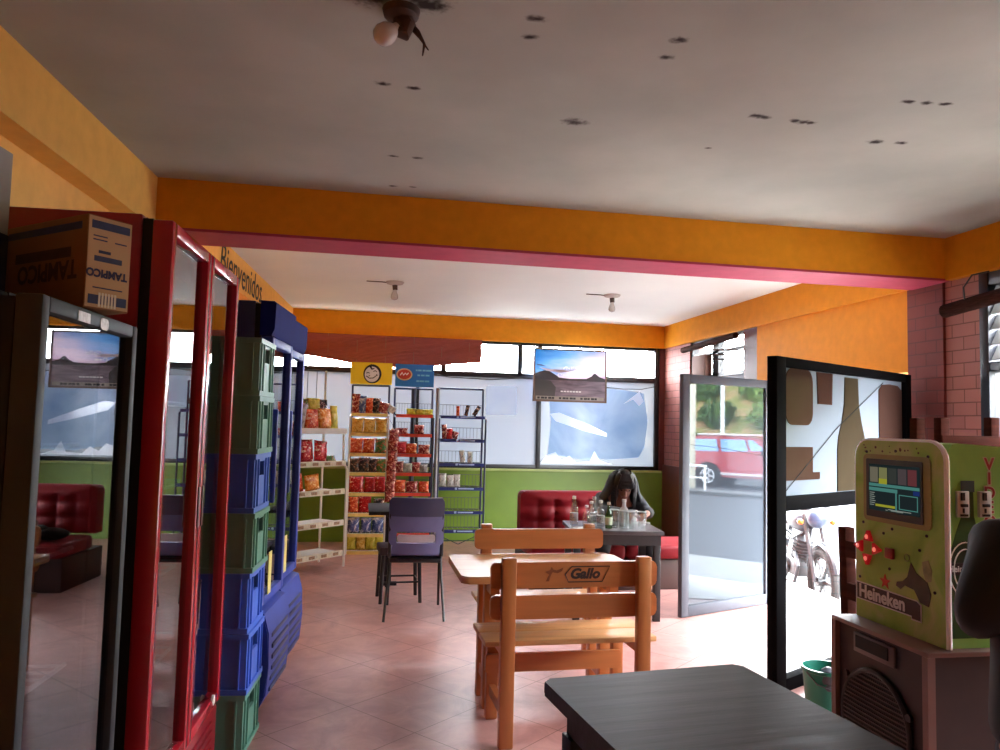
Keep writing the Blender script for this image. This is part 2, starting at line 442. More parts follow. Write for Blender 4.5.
# loose film sheets on the right-hand pane
mb = MB()
pts = [(2.26,1.02),(2.30,1.45),(2.27,1.70),(2.34,1.88),(2.75,1.90),(3.20,1.88),(3.50,1.84),(3.56,1.50),(3.52,1.16),(3.44,1.03),(3.10,1.00),(2.70,.99),(2.42,1.04)]
mb.poly([(u,.038,v) for u,v in pts]); mb.build('film_sheet', f2, WF)
wf = film_mat('white_film', (236, 240, 250), (250, 250, 252), 1.0, 3, diff=.4)
mb = MB(); mb.poly([(u,.030,v) for u,v in [(2.28,1.55),(2.40,1.57),(2.75,1.44),(3.02,1.33),(3.02,1.28),(2.70,1.36),(2.36,1.46)]]); mb.build('film_strip', wf, WF)
mb = MB(); mb.poly([(u,.030,v) for u,v in [(3.23,1.70),(3.44,1.86),(3.50,1.74),(3.44,1.68),(3.36,1.76)]]); mb.build('film_strip', wf, WF)
mb = MB(); mb.poly([(u,.030,v) for u,v in [(2.17,.94),(2.24,1.04),(2.36,1.08),(2.44,.99),(2.54,1.04),(2.62,.96),(2.80,.97),(2.86,1.10),(2.93,.99),(3.10,.94)]]); mb.build('film_strip', wf, WF)
mb = MB(); mb.poly([(u,.042,v) for u,v in rrect(1.48,1.52,1.86,1.88,.03)]); mb.build('film_patch', film_mat('pale_film_patch', (226, 234, 246), (240, 244, 250), 1.0, 2, diff=.1, gloss=.008), WF)
# glass louvre blades of the top strip
for x0, x1, n in ((-.9,.62,4),(.66,.915,4),(.975,1.86,4),(1.92,2.11,4),(2.165,3.645,4)):
    for k in range(n):
        z = 2.045 + k*0.087
        mb = MB(); mb.cbox(((x0+x1)/2, 0.055, z+.043), (x1-x0, 0.006, 0.095), 0, (R(-18), 0, 0))
        mb.build('louvre_blade', clear, WF, smooth=False)
mb = MB(); mb.box(-1.0, -0.04, 0.845, 3.72, 0.02, 0.872, 0.004); mb.build('window_sill', M('pale_sill_paint', (150, 166, 96), 0.5), WF)
tag(MB().tube([(0.56,8.975,2.03),(1.0,8.96,1.96),(1.5,8.955,1.945),(2.0,8.97,1.985)],0.006).build('electric_cable', rubber), 'thin black cable sagging across the far window beside the poster', 'cable')
tag(MB().tube([(2.95,8.975,1.90),(3.2,8.965,1.885),(3.45,8.965,1.89),(3.64,8.975,1.93)],0.005).build('electric_cable', rubber), 'short black cable across the filmed pane right of the poster', 'cable')

# ------------------------------------------------------------------ near right window
WN = struct(thing('window_2', None, None, (3.79, 0, 0)))
mb = MB()
for z0, z1 in ((.85,.92),(1.80,1.86),(2.34,2.42)): mb.box(0.0, 1.55, z0, 0.08, 4.06, z1, 0.004)
for y0, y1 in ((1.55,1.61),(2.74,2.80),(3.99,4.06)): mb.box(-.005, y0, .85, .085, y1, 2.42, 0.004)
mb.build('window_frame', M('navy_window_metal', (24, 27, 40), 0.4), WN)
for y0, y1 in ((1.61,2.74),(2.80,3.99)):
    MB().box(.03, y0, .92, .034, y1, 1.80).build('glass_pane', clear, WN, smooth=False)
    for k in range(5):
        mb = MB(); mb.cbox((.04, (y0+y1)/2, 1.92+k*.095), (.006, y1-y0, .11), 0, (0, R(28), 0))
        mb.build('louvre_blade', film_mat('dusty_louvre_glass', (205,205,205), (235,235,235), 0.2, 8), WN, smooth=False)
# bamboo blind rolled up in front of it
t = thing('roller_blind', 'dark brown rolled-up blind hanging in front of the near right window', 'blind', (3.60, 0, 0))
mb = MB(); mb.cyl((0, 2.6, 2.30), (0, 4.13, 2.185), 0.042, seg=14); mb.build('blind_roll', M('brown_bamboo', (58, 32, 26), 0.8, spec=.05, var=.4, scale=20, stretch=(8, 1, 8)), t)
mb = MB(); mb.cyl((0.03, 2.6, 2.26), (0.03, 4.0, 2.20), 0.010); mb.build('blind_rail', M('brown_bamboo', (58,32,26)), t)
mb = MB(); mb.tube([(0.14,3.93,2.41),(0.02,3.93,2.38),(-.04,3.93,2.30),(-.01,3.95,2.16)], 0.005); mb.build('blind_cord', black_metal, t)

# ------------------------------------------------------------------ far right window
WR = struct(thing('window_3', None, None, (3.79, 0, 0)))
mb = MB()
for z0, z1 in ((.9,.95),(1.98,2.02),(2.24,2.27),(2.39,2.42)): mb.box(0.0, 6.99, z0, 0.07, 8.26, z1)
for y0, y1 in ((6.99,7.03),(7.58,7.72),(8.20,8.26)): mb.box(0, y0, .9, .07, y1, 2.42)
mb.build('window_frame', black_metal, WR)
for y0, y1 in ((7.03,7.58),(7.72,8.20)):
    MB().poly([(.03,y0,.95),(.03,y1,.95),(.03,y1,1.98),(.03,y0,1.98)]).build('frosted_pane', f1, WR, smooth=False)
    for k in range(4):
        mb = MB(); mb.cbox((.04, (y0+y1)/2, 2.05+k*.09), (.006, y1-y0, .10), 0, (0, R(25), 0)); mb.build('louvre_blade', clear, WR, smooth=False)
t = thing('roller_blind', 'brown rolled blind high on the far right window by the brick corner', 'blind', (3.70, 0, 0))
mb = MB(); mb.cyl((0, 7.02, 2.365), (0, 8.30, 2.33), 0.035, seg=12); mb.build('blind_roll', M('brown_bamboo', (58,32,26)), t)
for k in range(3): MB().cyl((0.01, 7.0, 2.22-k*.05), (0.01, 7.6, 2.27-k*.05), 0.008, seg=8).build('blind_slat', M('brown_bamboo', (58,32,26)), t)
tag(MB().box(3.70, 7.72, 2.0, 3.785, 8.05, 2.235, 0.006).build('cardboard_panel', M('brown_board', (120, 84, 72), 0.8)), 'brown board panel propped in the far right window', 'panel')

# ------------------------------------------------------------------ street door leaves
# aluminium leaf with mirror film, folded in towards the room
D1 = struct(thing('door_1', None, None, (2.37, 5.34, 0), math.atan2(.375, .927)))
mb = MB(); Wd = 1.03
for a in ((0,-.02,.005,.075,.02,1.82),(Wd-.075,-.02,.005,Wd,.02,1.82),(0.075,-.02,.005,Wd-.075,.02,.085),(0.075,-.02,1.755,Wd-.075,.02,1.82)): mb.box(*a, 0.004)
mb.build('door_frame', alu, D1)
m, nt, out = newmat('mirror_film')
gl = nt.nodes.new('ShaderNodeBsdfGlossy'); gl.inputs['Roughness'].default_value = 0.015; gl.inputs[0].default_value = (.80, .86, .92, 1)
df = nt.nodes.new('ShaderNodeBsdfDiffuse'); df.inputs[0].default_value = (.03, .036, .046, 1)
mx = nt.nodes.new('ShaderNodeMixShader'); mx.inputs[0].default_value = 0.07
nt.links.new(df.outputs[0], mx.inputs[1]); nt.links.new(gl.outputs[0], mx.inputs[2]); nt.links.new(mx.outputs[0], out.inputs[0])
MB().box(.075, -.004, .085, Wd-.075, .004, 1.755).build('glass_pane', m, D1, smooth=False)
mb = MB(); mb.tube([(.1,-.006,1.285),(.45,-.006,1.26),(Wd-.1,-.006,1.20)], .0022, 6); mb.build('crack_line', rubber, D1)
MB().cyl((Wd-.035,-.02,.95),(Wd-.035,-.05,.95),.014).build('door_lock', black_metal, D1)
# narrow return panel to the jamb
D2 = struct(thing('door_2', None, None, (3.325, 5.725, 0), math.atan2(6.50-5.725, 3.765-3.325)))
L2 = math.hypot(6.50-5.725, 3.765-3.325)
mb = MB()
for a in ((0,-.02,.005,.05,.02,1.82),(L2-.05,-.02,.005,L2,.02,1.82),(.05,-.02,.005,L2-.05,.02,.085),(.05,-.02,1.755,L2-.05,.02,1.82)): mb.box(*a)
mb.build('door_frame', alu, D2)
MB().box(.05, -.003, .085, L2-.05, .003, 1.755).build('glass_pane', clear, D2, smooth=False)
# black-framed leaf: filmed upper light with cut-out shapes, clear lower light
D3 = struct(thing('door_3', None, None, (2.20, 3.77, 0), R(29.2)))
W3 = 1.74
mb = MB()
for a in ((0,-.03,0,.10,.03,1.815),(W3-.09,-.03,0,W3,.03,1.815),(.10,-.03,1.76,W3-.09,.03,1.815),(.10,-.03,.965,W3-.09,.03,1.045),(.10,-.03,0.0,W3-.09,.03,.07)): mb.box(*a, 0.004)
mb.build('door_frame', M('black_door_metal', (9, 8, 10), 0.75, spec=.04), D3)
fd = film_mat('frosted_film_door', (160, 186, 222), (214, 228, 246), 0.015, 2.2, gloss=.01)
MB().poly([(.10,0,1.045),(W3-.09,0,1.045),(W3-.09,0,1.76),(.10,0,1.76)]).build('frosted_pane', fd, D3, smooth=False)
MB().box(.10, .0, .07, W3-.09, .004, .965).build('glass_pane', clear, D3, smooth=False)
cut = film_mat('brown_cutout', (116, 80, 70), (130, 94, 82), 0.5, 3, diff=.25, gloss=.01)
cut2 = film_mat('olive_cutout', (112, 98, 76), (124, 108, 86), 0.5, 3, diff=.25, gloss=.01)
e = MB(); e.prism(rrect(.137,1.44,.434,1.762,.07), -.006, -.002, XZ); e.build('cutout_shape', cut, D3)
e = MB(); e.prism([(.483,1.756),(.674,1.756),(.665,1.568),(.495,1.568)], -.006, -.002, XZ); e.build('cutout_shape', cut, D3)
e = MB(); e.prism([(.73,1.05),(1.10,1.05),(1.10,1.30),(1.085,1.38),(1.045,1.47),(1.01,1.58),(1.0,1.745),(.83,1.745),(.82,1.58),(.79,1.47),(.745,1.38),(.73,1.30)], -.006, -.002, XZ); e.build('cutout_shape', cut2, D3)
e = MB(); e.prism([(1.296,1.14),(1.64,1.14),(1.64,1.70),(1.58,1.73),(1.45,1.735),(1.34,1.725),(1.296,1.69),(1.296,1.32),(1.22,1.32),(1.25,1.24),(1.296,1.22)], -.006, -.002, XZ); e.build('cutout_shape', cut, D3)
e = MB(); e.prism([(.105,1.316),(.432,1.316),(.432,1.17),(.513,1.17),(.513,1.129),(.105,1.129)], -.006, -.002, XZ); e.build('cutout_shape', cut, D3)
MB().tube([(.11,-.008,1.06),(.70,-.008,1.42),(1.35,-.008,1.74)], .0025, 6).build('crack_line', rubber, D3)

# ------------------------------------------------------------------ refrigerators along the left wall (front faces local +x, run along local +y)
RZ = R(-3.9)
fr_black = M('black_enamel', (8, 8, 10), 0.5, var=.1, spec=.15)
fr_red = M('red_enamel', (150, 22, 40), 0.28, var=.08, coat=.3)
fr_red2 = M('bright_red_trim', (176, 30, 48), 0.25, var=.06, coat=.4)
fr_blue = M('royal_blue_enamel', (34, 56, 150), 0.5, var=.08)
fr_navy = M('navy_enamel', (22, 26, 78), 0.4, var=.1)
fr_int = M('fridge_liner', (60, 62, 68), 0.5, var=.05)
shelf_w = M('wire_shelf_grey', (120, 122, 128), 0.4, metal=.5)
fglass = glass_mat('fridge_door_glass', (200, 206, 212), 0.0, 1.55, .16)

def cabinet(t, w_, d, h, base, mat, wall=.045, top=.12):
    """open-fronted refrigerator carcass, front plane at local x = -0.06"""
    mb = MB()
    mb.box(-d, 0, 0, -.085, wall, h, .006); mb.box(-d, w_-wall, 0, -.085, w_, h, .006)
    mb.box(-d, wall, 0, -d+.04, w_-wall, h); mb.box(-d+.04, wall, 0, -.085, w_-wall, base); mb.box(-d+.04, wall, h-top, -.085, w_-wall, h)
    mb.build('body', mat, t)
    mb = MB(); mb.box(-.085, .008, base, -.056, .03, h-.012); mb.box(-.085, w_-.03, base, -.056, w_-.008, h-.012); mb.box(-.085, .03, h-.035, -.056, w_-.03, h-.012); mb.box(-.085, .03, base, -.056, w_-.03, base+.02); mb.build('door_gasket', rubber, t)
    mb = MB(); mb.box(-d+.041, wall+.001, base+.001, -d+.046, w_-wall-.001, h-top-.001); mb.build('liner', fr_int, t, smooth=False)
def wire_shelves(t, w_, d, zs, wall=.045):
    for z in zs:
        mb = MB()
        for k in range(9): mb.cyl((-d+.06, wall+.02+k*(w_-2*wall-.04)/8, z), (-.12, wall+.02+k*(w_-2*wall-.04)/8, z), .004, seg=6)
        for x in (-d+.06, -.12): mb.cyl((x, wall+.004, z), (x, w_-wall-.004, z), .006, seg=6)
        mb.build('shelf', shelf_w, t)
def glass_door(t, y0, y1, z0, z1, mat, fw=.05, th=.055, x=-.055, hx=None):
    mb = MB()
    mb.box(x, y0, z0, x+th, y0+fw, z1, .006); mb.box(x, y1-fw, z0, x+th, y1, z1, .006)
    mb.box(x, y0+fw, z0, x+th, y1-fw, z0+fw, .006); mb.box(x, y0+fw, z1-fw, x+th, y1-fw, z1, .006)
    dr = mb.build('door', mat, t)
    MB().box(x+th*.55, y0+fw-.006, z0+fw-.006, x+th*.55+.006, y1-fw+.006, z1-fw+.006).build('door_glass', fglass, dr, smooth=False)
    return dr

# black one nearest the camera
t = thing('refrigerator', 'black upright refrigerator with a grey-framed glass door, nearest on the left', 'refrigerator', (-.648, 1.654, 0), R(-3.1))
cabinet(t, .56, .55, 1.65, .14, fr_black)
gframe = M('grey_door_frame', (56, 61, 68), 0.55, spec=.2)
dr = glass_door(t, .005, .555, .10, 1.645, gframe, .034)
mb = MB(); mb.box(0, .17, 1.612, .0015, .235, 1.635, 0); mb.build('sticker', M('pale_sticker', (206, 206, 210), .5, var=.3, scale=60), dr)
mb = MB(); mb.prism(rrect(.295, 1.608, .345, 1.636, .013), 0, .0015, YZ); mb.build('sticker', M('pale_sticker', (206, 206, 210)), dr)
wire_shelves(t, .56, .55, (.45, .75, 1.05, 1.32))
mb = MB()
for k in range(6): mb.box(-.058, .06, .015+k*.014, -.05, .50, .023+k*.014)
mb.build('base_grille', rubber, t)

# red double-door one
t = thing('refrigerator', 'tall red double-door glass refrigerator between the black one and the crates', 'refrigerator', (-.578, 2.342, 0), R(-3.0))
cabinet(t, .915, .58, 2.0, .26, fr_red)
for y0, y1 in ((.0, .455), (.46, .915)):
    dr = glass_door(t, y0, y1, .27, 1.985, fr_red2, .042, .06)
    mb = MB(); mb.box(.004, y1-.034 if y0 == 0 else y0+.010, 1.02, .010, y1-.018 if y0 == 0 else y0+.026, 1.16, .003); mb.build('handle', M('dark_red_grip', (84, 16, 26), .4), dr)
wire_shelves(t, .915, .58, (.55, .85, 1.15, 1.45, 1.72))
mb = MB(); mb.box(-.06, .0, .03, -.005, .915, .255, .01)
for k in range(5): mb.box(-.005, .10, .07+k*.033, .004, .82, .088+k*.033, .003)
mb.build('base_grille', fr_red, t)
mb = MB(); mb.cyl((.0, .80, .305), (.008, .80, .305), .02); mb.build('badge', white_pl, t)

# two narrow blue ones
def blue_fridge(label, loc, rz):
    t = thing('refrigerator', label, 'refrigerator', loc, rz)
    W_ = .47
    cabinet(t, W_, .55, 1.965, .5, fr_navy)
    mb = MB()   # projecting lit header
    mb.prism([(-.06,1.80),(-.004,1.80),(.010,1.83),(.014,1.955),(.004,1.965),(-.06,1.967)], .0, W_, lambda u, v, d: (u, d, v)); mb.build('header', M('header_navy', (20, 30, 104), .8, var=.1, spec=.08), t)
    dr = glass_door(t, .004, W_-.004, .52, 1.795, fr_blue, .045, .06)
    mb = MB(); mb.box(.005, .055, 1.0, .03, .075, 1.45, .006); mb.build('handle', fr_blue, dr)
    mb = MB(); mb.box(.006, .10, .56, .009, .16, .76); mb.build('sticker', M('yellow_sticker', (214, 200, 120), .5), dr)
    mb = MB()   # bowed base skirt with slots
    n = 10
    prof = [(-.06,.06),(.01,.06),(.04,.12),(.05,.25),(.045,.40),(.02,.49),(-.06,.515)]
    mb.prism(prof, .0, W_, lambda u, v, d: (u, d, v), .006); sk = mb.build('base_skirt', fr_blue, t)
    mb = MB()
    for k in range(6):
        z = .13 + k*.05
        mb.cbox((.040+(.006 if 1<k<5 else 0), W_/2, z), (.02, W_-.12, .022), .006)
    mb.build('slot', fr_navy, sk)
    wire_shelves(t, W_, .55, (.75, 1.0, 1.25, 1.5))
    return t
blue_fridge('blue narrow glass-door refrigerator standing right behind the stacked crates', (-.437, 3.70, 0), R(-6.3))
blue_fridge('farther blue narrow refrigerator, the last of the row toward the snack racks', (-.417, 4.22, 0), R(-7.0))

# crates
cr_green = M('grey_green_crate_plastic', (92, 146, 130), 0.5, var=.08)
cr_blue = M('blue_crate_plastic', (62, 104, 206), 0.5, var=.08)
def crate(label, mat, loc, rz, first):
    t = thing('bottle_crate', label, 'crate', loc, rz, 'plastic crates stacked beside the red refrigerator')
    W_, D_, Hh, th = .30, .40, .2495, .012
    mb = MB()
    hole = [(.095,.17),(.215,.17),(.215,.225),(.095,.225)]
    # end wall facing the room, with a hand hole
    mb.box(-th, 0, 0, 0, .095, Hh); mb.box(-th, .205, 0, 0, W_, Hh); mb.box(-th, .095, 0, 0, .205, .15); mb.box(-th, .095, .213, 0, .205, Hh)
    mb.box(-D_, 0, 0, -D_+th, .095, Hh); mb.box(-D_, .205, 0, -D_+th, W_, Hh); mb.box(-D_, .095, 0, -D_+th, .205, .15); mb.box(-D_, .095, .213, -D_+th, .205, Hh)
    mb.box(-D_+th, 0, 0, -th, th, Hh); mb.box(-D_+th, W_-th, 0, -th, W_, Hh); mb.box(-D_+th, th, 0, -th, W_-th, .01)
    for z in (.0, .226): # rims
        mb.box(-D_-.008, -.008, z, .008, 0, z+.022); mb.box(-D_-.008, W_, z, .008, W_+.008, z+.022); mb.box(0, 0, z, .008, W_, z+.022); mb.box(-D_-.008, 0, z, -D_, W_, z+.022)
    for y in (.02, .075, .225, .28): mb.box(0, y-.004, .022, .007, y+.004, .228)
    for x in (-.03, -.14, -.26, -.37): mb.box(x-.004, -.007, .022, x+.004, 0, .228)
    mb.build('body', mat, t, smooth=False)
    return t
stack = [('g','grey-green plastic crate at the floor, lowest of the stack'),('b','blue plastic crate second from the floor in the stack'),('b','blue plastic crate third from the floor, under a green one'),('g','grey-green plastic crate sandwiched between two blue crates'),('b','highest blue plastic crate, directly under the top green pair'),('g','grey-green plastic crate just below the topmost crate'),('g','topmost grey-green plastic crate of the stack')]
for k, (c, lb) in enumerate(stack):
    dx = (0, .004, -.004, .006, 0, .005, .002)[k]
    crate(lb, cr_green if c == 'g' else cr_blue, (-.445+dx, 3.345, k*.25), R(-4.5), k == 0)

# cartons on the black refrigerator
card = M('brown_cardboard', (126, 88, 58), 0.8, var=.08, scale=10)
ink = M('navy_print', (46, 58, 104), 0.7, var=.15, scale=40)
t = thing('carton', 'brown drinks carton turned upside down on top of the black refrigerator', 'carton', (-.655, 1.895, 1.652), R(-40))
mb = MB(); mb.box(-.36, 0, 0, 0, .115+.0, .225, .003); mb.build('box_body', card, t)
card_l = M('pale_carton_label', (196, 168, 138), .8, var=.05)
mb = MB(); mb.box(0.0005, .003, .004, .0015, .112, .222); lab = mb.build('label_panel', card_l, t)
for a_ in ((.0015, .01, .193, .0025, .107, .212), (.0015, .01, .012, .0025, .107, .034), (.0015, .02, .115, .0025, .09, .128), (.0015, .03, .135, .0025, .06, .142), (.0015, .015, .165, .0025, .05, .168), (.0015, .015, .174, .0025, .05, .177), (.0015, .07, .165, .0025, .10, .168), (.0015, .02, .05, .0025, .095, .053)): MB().box(*a_).build('print_band', ink, lab)
text('print_lettering', 'TAMPICO', .026, ink, lab, (.0028, .105, .095), (R(90), R(180), R(90)), ext=.0003, sx=.92, bold=.0012)
mb = MB()
for k in range(6): mb.box(.0026, .035+k*.008, .006, .0032, .040+k*.008, .04)
mb.build('barcode', white_pl, lab)
mb = MB(); mb.box(-.34, -.0015, .19, -.02, -.0005, .208); mb.build('print_band', ink, t)
ink_d = M('dark_brown_print', (66, 46, 40), .8, var=.2, scale=30)
text('print_lettering', 'TAMPICO', .062, ink_d, t, (-.03, -.0018, .115), (R(90), R(180), 0), ext=.0003, sx=.95, bold=.002)
mb = MB(); mb.box(-.30, -.0015, .125, -.06, -.0005, .150); mb.build('print_band', ink_d, t)
t = thing('carton', 'whitish carton at the far left edge on top of the black refrigerator', 'carton', (-1.035, 1.76, 1.652), R(-6))
mb = MB(); mb.box(-.2, 0, 0, .115, .30, .40, .003); mb.build('box_body', M('white_card', (150, 142, 134), .8, var=.06), t)
mb = MB(); mb.box(-.2, -.0015, .0, .115, -.0004, .19); mb.box(.1154, -.0015, 0, .1165, .30, .19); mb.build('print_band', M('dark_navy_print', (30, 36, 60), .7), t)

# ------------------------------------------------------------------ speaker cabinet and jukebox (front faces -x)
spk_m = M('brown_black_laminate', (50, 40, 40), .5, var=.15, scale=12)
t = thing('speaker_cabinet', 'large dark brown speaker cabinet with round ribbed grille under the jukebox', 'speaker', (1.69, 2.475, 0), R(-90))
mb = MB()
mb.box(0, .012, 0, .445, .545, .735); mb.build('body', spk_m, t)
mb = MB(); mb.box(-.012, 0, 0, .457, .02, .018); mb.box(-.012, -.006, .018, .012, .02, .735); mb.box(.433, -.006, .018, .457, .02, .735); mb.box(-.012, -.006, .735, .457, .555, .75, .003); mb.build('edge_trim', M('pinkish_brown_edging', (128, 100, 94), .45), t)
mb = MB(); mb.box(.1, .002, .655, .30, .0125, .72, .003); mb.build('port_plate', M('grey_plate', (92, 82, 82), .4), t)
mb = MB(); mb.box(.115, -.001, .672, .275, .004, .712); mb.build('port_slot', M('port_black', (8, 7, 8), .7), t)
mb = MB(); mb.tube([(.205+.162*math.cos(a*math.pi/24), .004, .452+.162*math.sin(a*math.pi/24)) for a in range(48)], .009, 8, True); gr = mb.build('grille', M('black_grille', (24, 20, 20), .5), t)
mb = MB()
for k in range(21):
    z = -.145 + k*.0145; h_ = math.sqrt(max(.158**2 - z*z, 0)); mb.bar((.205-h_, .000, .452+z), (.205+h_, .000, .452+z), .005, .005)
mb.build('grille_bar', M('grille_grey', (64, 54, 52), .45), gr)
mb = MB(); mb.cyl((.205, .013, .452), (.205, .006, .452), .155, seg=32); mb.build('cone', M('port_black', (8,7,8)), t)
mb = MB()
for a in (25, 140, 220, 320): mb.cyl((.205+.182*math.cos(R(a)), .004, .452+.182*math.sin(R(a))), (.205+.182*math.cos(R(a)), -.006, .452+.182*math.sin(R(a))), .012, seg=12)
mb.build('clamp', black_metal, t)

def art_mat(name, stops, scale, dist=1.0, rough=.35, stretch=(1,1,1)):
    m, nt, out = newmat(name)
    b = nt.nodes.new('ShaderNodeBsdfPrincipled'); b.inputs['Roughness'].default_value = rough; nt.links.new(b.outputs[0], out.inputs[0])
    tc = nt.nodes.new('ShaderNodeTexCoord'); mp = nt.nodes.new('ShaderNodeMapping'); mp.inputs['Scale'].default_value = stretch
    nt.links.new(tc.outputs['Object'], mp.inputs[0])
    no = nt.nodes.new('ShaderNodeTexNoise'); no.inputs['Scale'].default_value = scale; no.inputs['Detail'].default_value = 6; no.inputs['Distortion'].default_value = dist
    nt.links.new(mp.outputs[0], no.inputs['Vector'])
    rp = nt.nodes.new('ShaderNodeValToRGB')
    while len(rp.color_ramp.elements) < len(stops): rp.color_ramp.elements.new(0.5)
    for e_, (p, c) in zip(rp.color_ramp.elements, stops): e_.position = p; e_.color = lin(c)
    nt.links.new(no.outputs['Fac'], rp.inputs[0]); nt.links.new(rp.outputs[0], b.inputs['Base Color'])
    return m
jk_front = art_mat('olive_green_printed_art', [(.25,(118,174,66)),(.45,(158,200,88)),(.6,(184,198,124)),(.78,(142,190,80))], 5, 1.2)
jk_side = art_mat('leaf_green_printed_art', [(.2,(112,180,84)),(.5,(142,202,102)),(.7,(160,198,112)),(.9,(120,176,90))], 4, 1.0)
t = thing('jukebox', 'green countertop jukebox with screen and glowing red buttons on the speaker cabinet', 'jukebox', (1.775, 2.462, .752), R(-90))
t.scale = (1.05, 1.05, 1.0)
Hj, Wj, Dj = .625, .40, .42
side = [(0,0),(Dj,0),(Dj,Hj-.02),(.05,Hj),(.028,Hj-.004),(.012,Hj-.03),(.0,Hj-.09)]
mb = MB(); mb.prism(side, 0.006, Wj-.006, lambda u, v, d: (d, u, v)); mb.build('body', jk_side, t, smooth=False)
fr_pts = rrect(0, 0, Wj, Hj-.004, .055)
fr_pts = [(u, v) if v > .2 else (min(max(u, 0), Wj), v) for u, v in fr_pts]
mb = MB(); mb.prism([(0.0,0.0),(Wj,0.0)] + [p for p in rrect(0,0,Wj,Hj,.06) if p[1] > .3], -.006, .012, XZ); fp = mb.build('front_panel', jk_front, t, smooth=False)
edge = [(Wj,0.0)] + [p for p in rrect(0,0,Wj,Hj,.06) if p[1] > .3] + [(0,0)]
mb = MB(); mb.tube([(u, .003, v) for u, v in edge], .009, 8); mb.build('edge_trim', M('white_edge_moulding', (244, 246, 246), .35), t)
mb = MB(); mb.prism(rrect(.046,.346,.352,.578,.02), -.010, -.006, XZ); bz = mb.build('screen_bezel', M('tan_bezel', (150, 142, 84), .5, var=.15), t)
mb = MB(); mb.prism(rrect(.064,.362,.322,.562,.006), -.013, -.010, XZ); sc_ = mb.build('screen_frame', M('dark_screen_frame', (40, 30, 30), .4), bz)
def emis(name, c, s):
    m, nt, out = newmat(name); e_ = nt.nodes.new('ShaderNodeEmission'); e_.inputs[0].default_value = lin(c); e_.inputs[1].default_value = s
    nt.links.new(e_.outputs[0], out.inputs[0]); return m
S_bg = emis('screen_dark', (40, 52, 54), .5); S_teal = emis('screen_teal', (92, 160, 150), .5); S_blue = emis('screen_blue', (40, 60, 130), .5)
S_yel = emis('screen_yellow', (190, 190, 60), .5); S_txt = emis('screen_text', (170, 180, 170), .5); S_pic = [emis('screen_picture', c, .5) for c in ((136,130,110),(150,150,100),(70,74,70),(96,84,86),(124,66,70))]
def rect(mt, nm, x0, z0, x1, z1, y=-.0142):
    MB().box(x0, y-.0006, z0, x1, y, z1).build(nm, mt, sc_, smooth=False)
rect(S_bg, 'display', .080, .386, .312, .544, -.0134)
for k in range(5): rect(S_pic[k], 'display_picture', .086+k*.044, .482, .086+k*.044+.038, .534)
rect(S_yel, 'display_picture', .130, .478, .168, .496, -.0150)
rect(S_teal, 'display_bar', .080, .468, .312, .478); rect(S_teal, 'display_bar', .080, .452, .215, .464); rect(S_blue, 'display_bar', .285, .452, .312, .466)
rect(S_teal, 'display_bar', .206, .392, .212, .456); rect(S_yel, 'display_bar', .112, .400, .204, .408)
for a in ((.222,.400,.304,.403),(.222,.446,.304,.449),(.222,.400,.225,.449),(.301,.400,.304,.449)): rect(S_teal, 'display_bar', *a)
for k in range(7): rect(S_txt, 'display_text', .084, .402+k*.007, .104+(k*7%5)*.002, .4045+k*.007)
for k in range(4): rect(S_txt, 'display_text', .16+k*.012, .390+(k%2)*.003, .17+k*.035, .3925+(k%2)*.003)
# glowing arrow buttons
red_glow = M('lit_red_plastic', (170, 16, 24), .3, var=.05, emit=.12, emcol=(255, 40, 44))
red_core = M('lit_pink_core', (255, 190, 180), .3, var=.02, emit=.7, emcol=(255, 120, 110))
for u, v, a in ((.072,.288,0),(.026,.251,90),(.110,.250,-90),(.066,.212,180)):
    X = Matrix.Translation((u, 0, v)) @ Matrix.Rotation(R(-a), 4, 'Y')
    mb = MB(); mb.prism([(-.020,-.014),(.020,-.014),(.003,.022),(-.003,.022)], -.020, -.006, lambda p, q, d: X @ Vector((p, d, q)), .002); bt = mb.build('button', red_glow, t)
    mb = MB(); mb.sphere((u, -.020, v), (.008, .004, .008), 10, 6); mb.build('button_lamp', red_core, bt)
mb = MB(); mb.box(.155, -.018, .230, .192, -.006, .266, .004); mb.build('button', M('dark_red_plastic', (140, 24, 34), .3), t)
mb = MB(); mb.tube([(.246+.011*math.cos(a*math.pi/8), -.008, .247+.011*math.sin(a*math.pi/8)) for a in range(16)], .0018, 6, True); mb.build('lock_ring', M('pale_ring', (150, 170, 110), .4), t)
for u, v in ((.166,.195),(.06,.585),(.2,.592),(.34,.58),(.04,.335),(.18,.33),(.33,.33),(.02,.14),(.36,.16),(.14,.31),(.3,.28)): MB().cyl((u,-.006,v),(u,-.0085,v),.005,seg=8).build('screw', M('dark_screw', (30,26,24), .5), t)
st = [(.145 + (.026 if k % 2 == 0 else .0105)*math.sin(k*math.pi/5), .148 + (.026 if k % 2 == 0 else .0105)*math.cos(k*math.pi/5)) for k in range(10)]
mb = MB(); mb.prism(st, -.0085, -.006, XZ); mb.build('star_emblem', M('red_star', (196, 60, 40), .4), t)
X = Matrix.Translation((.004, -.0062, .058)) @ Matrix.Rotation(R(0), 4, 'Y')
mb = MB(); mb.prism([(.004,.008),(.262,.008),(.262,.0),(.30,.0),(.30,.05),(.285,.058),(.004,.062)], -.003, 0, lambda u, v, d: X @ Vector((u, d, v))); pl = mb.build('name_plate', M('dark_plate', (48, 36, 38), .4), t)
mb = MB(); mb.tube([X @ Vector((u, -.003, v)) for u, v in ((.002,.006),(.262,.006),(.262,-.003),(.302,-.003),(.302,.05),(.285,.06),(.002,.064))], .0022, 6, True); mb.build('plate_border', white_pl, pl)
text('plate_lettering', 'Heineken', .062, white_pl, pl, (.018, -.0098, .073), (R(90), 0, 0), ext=.0006, sx=.92, bold=.0018)
brn = M('brown_art_print', (66, 56, 34), .4, var=.3, scale=30)
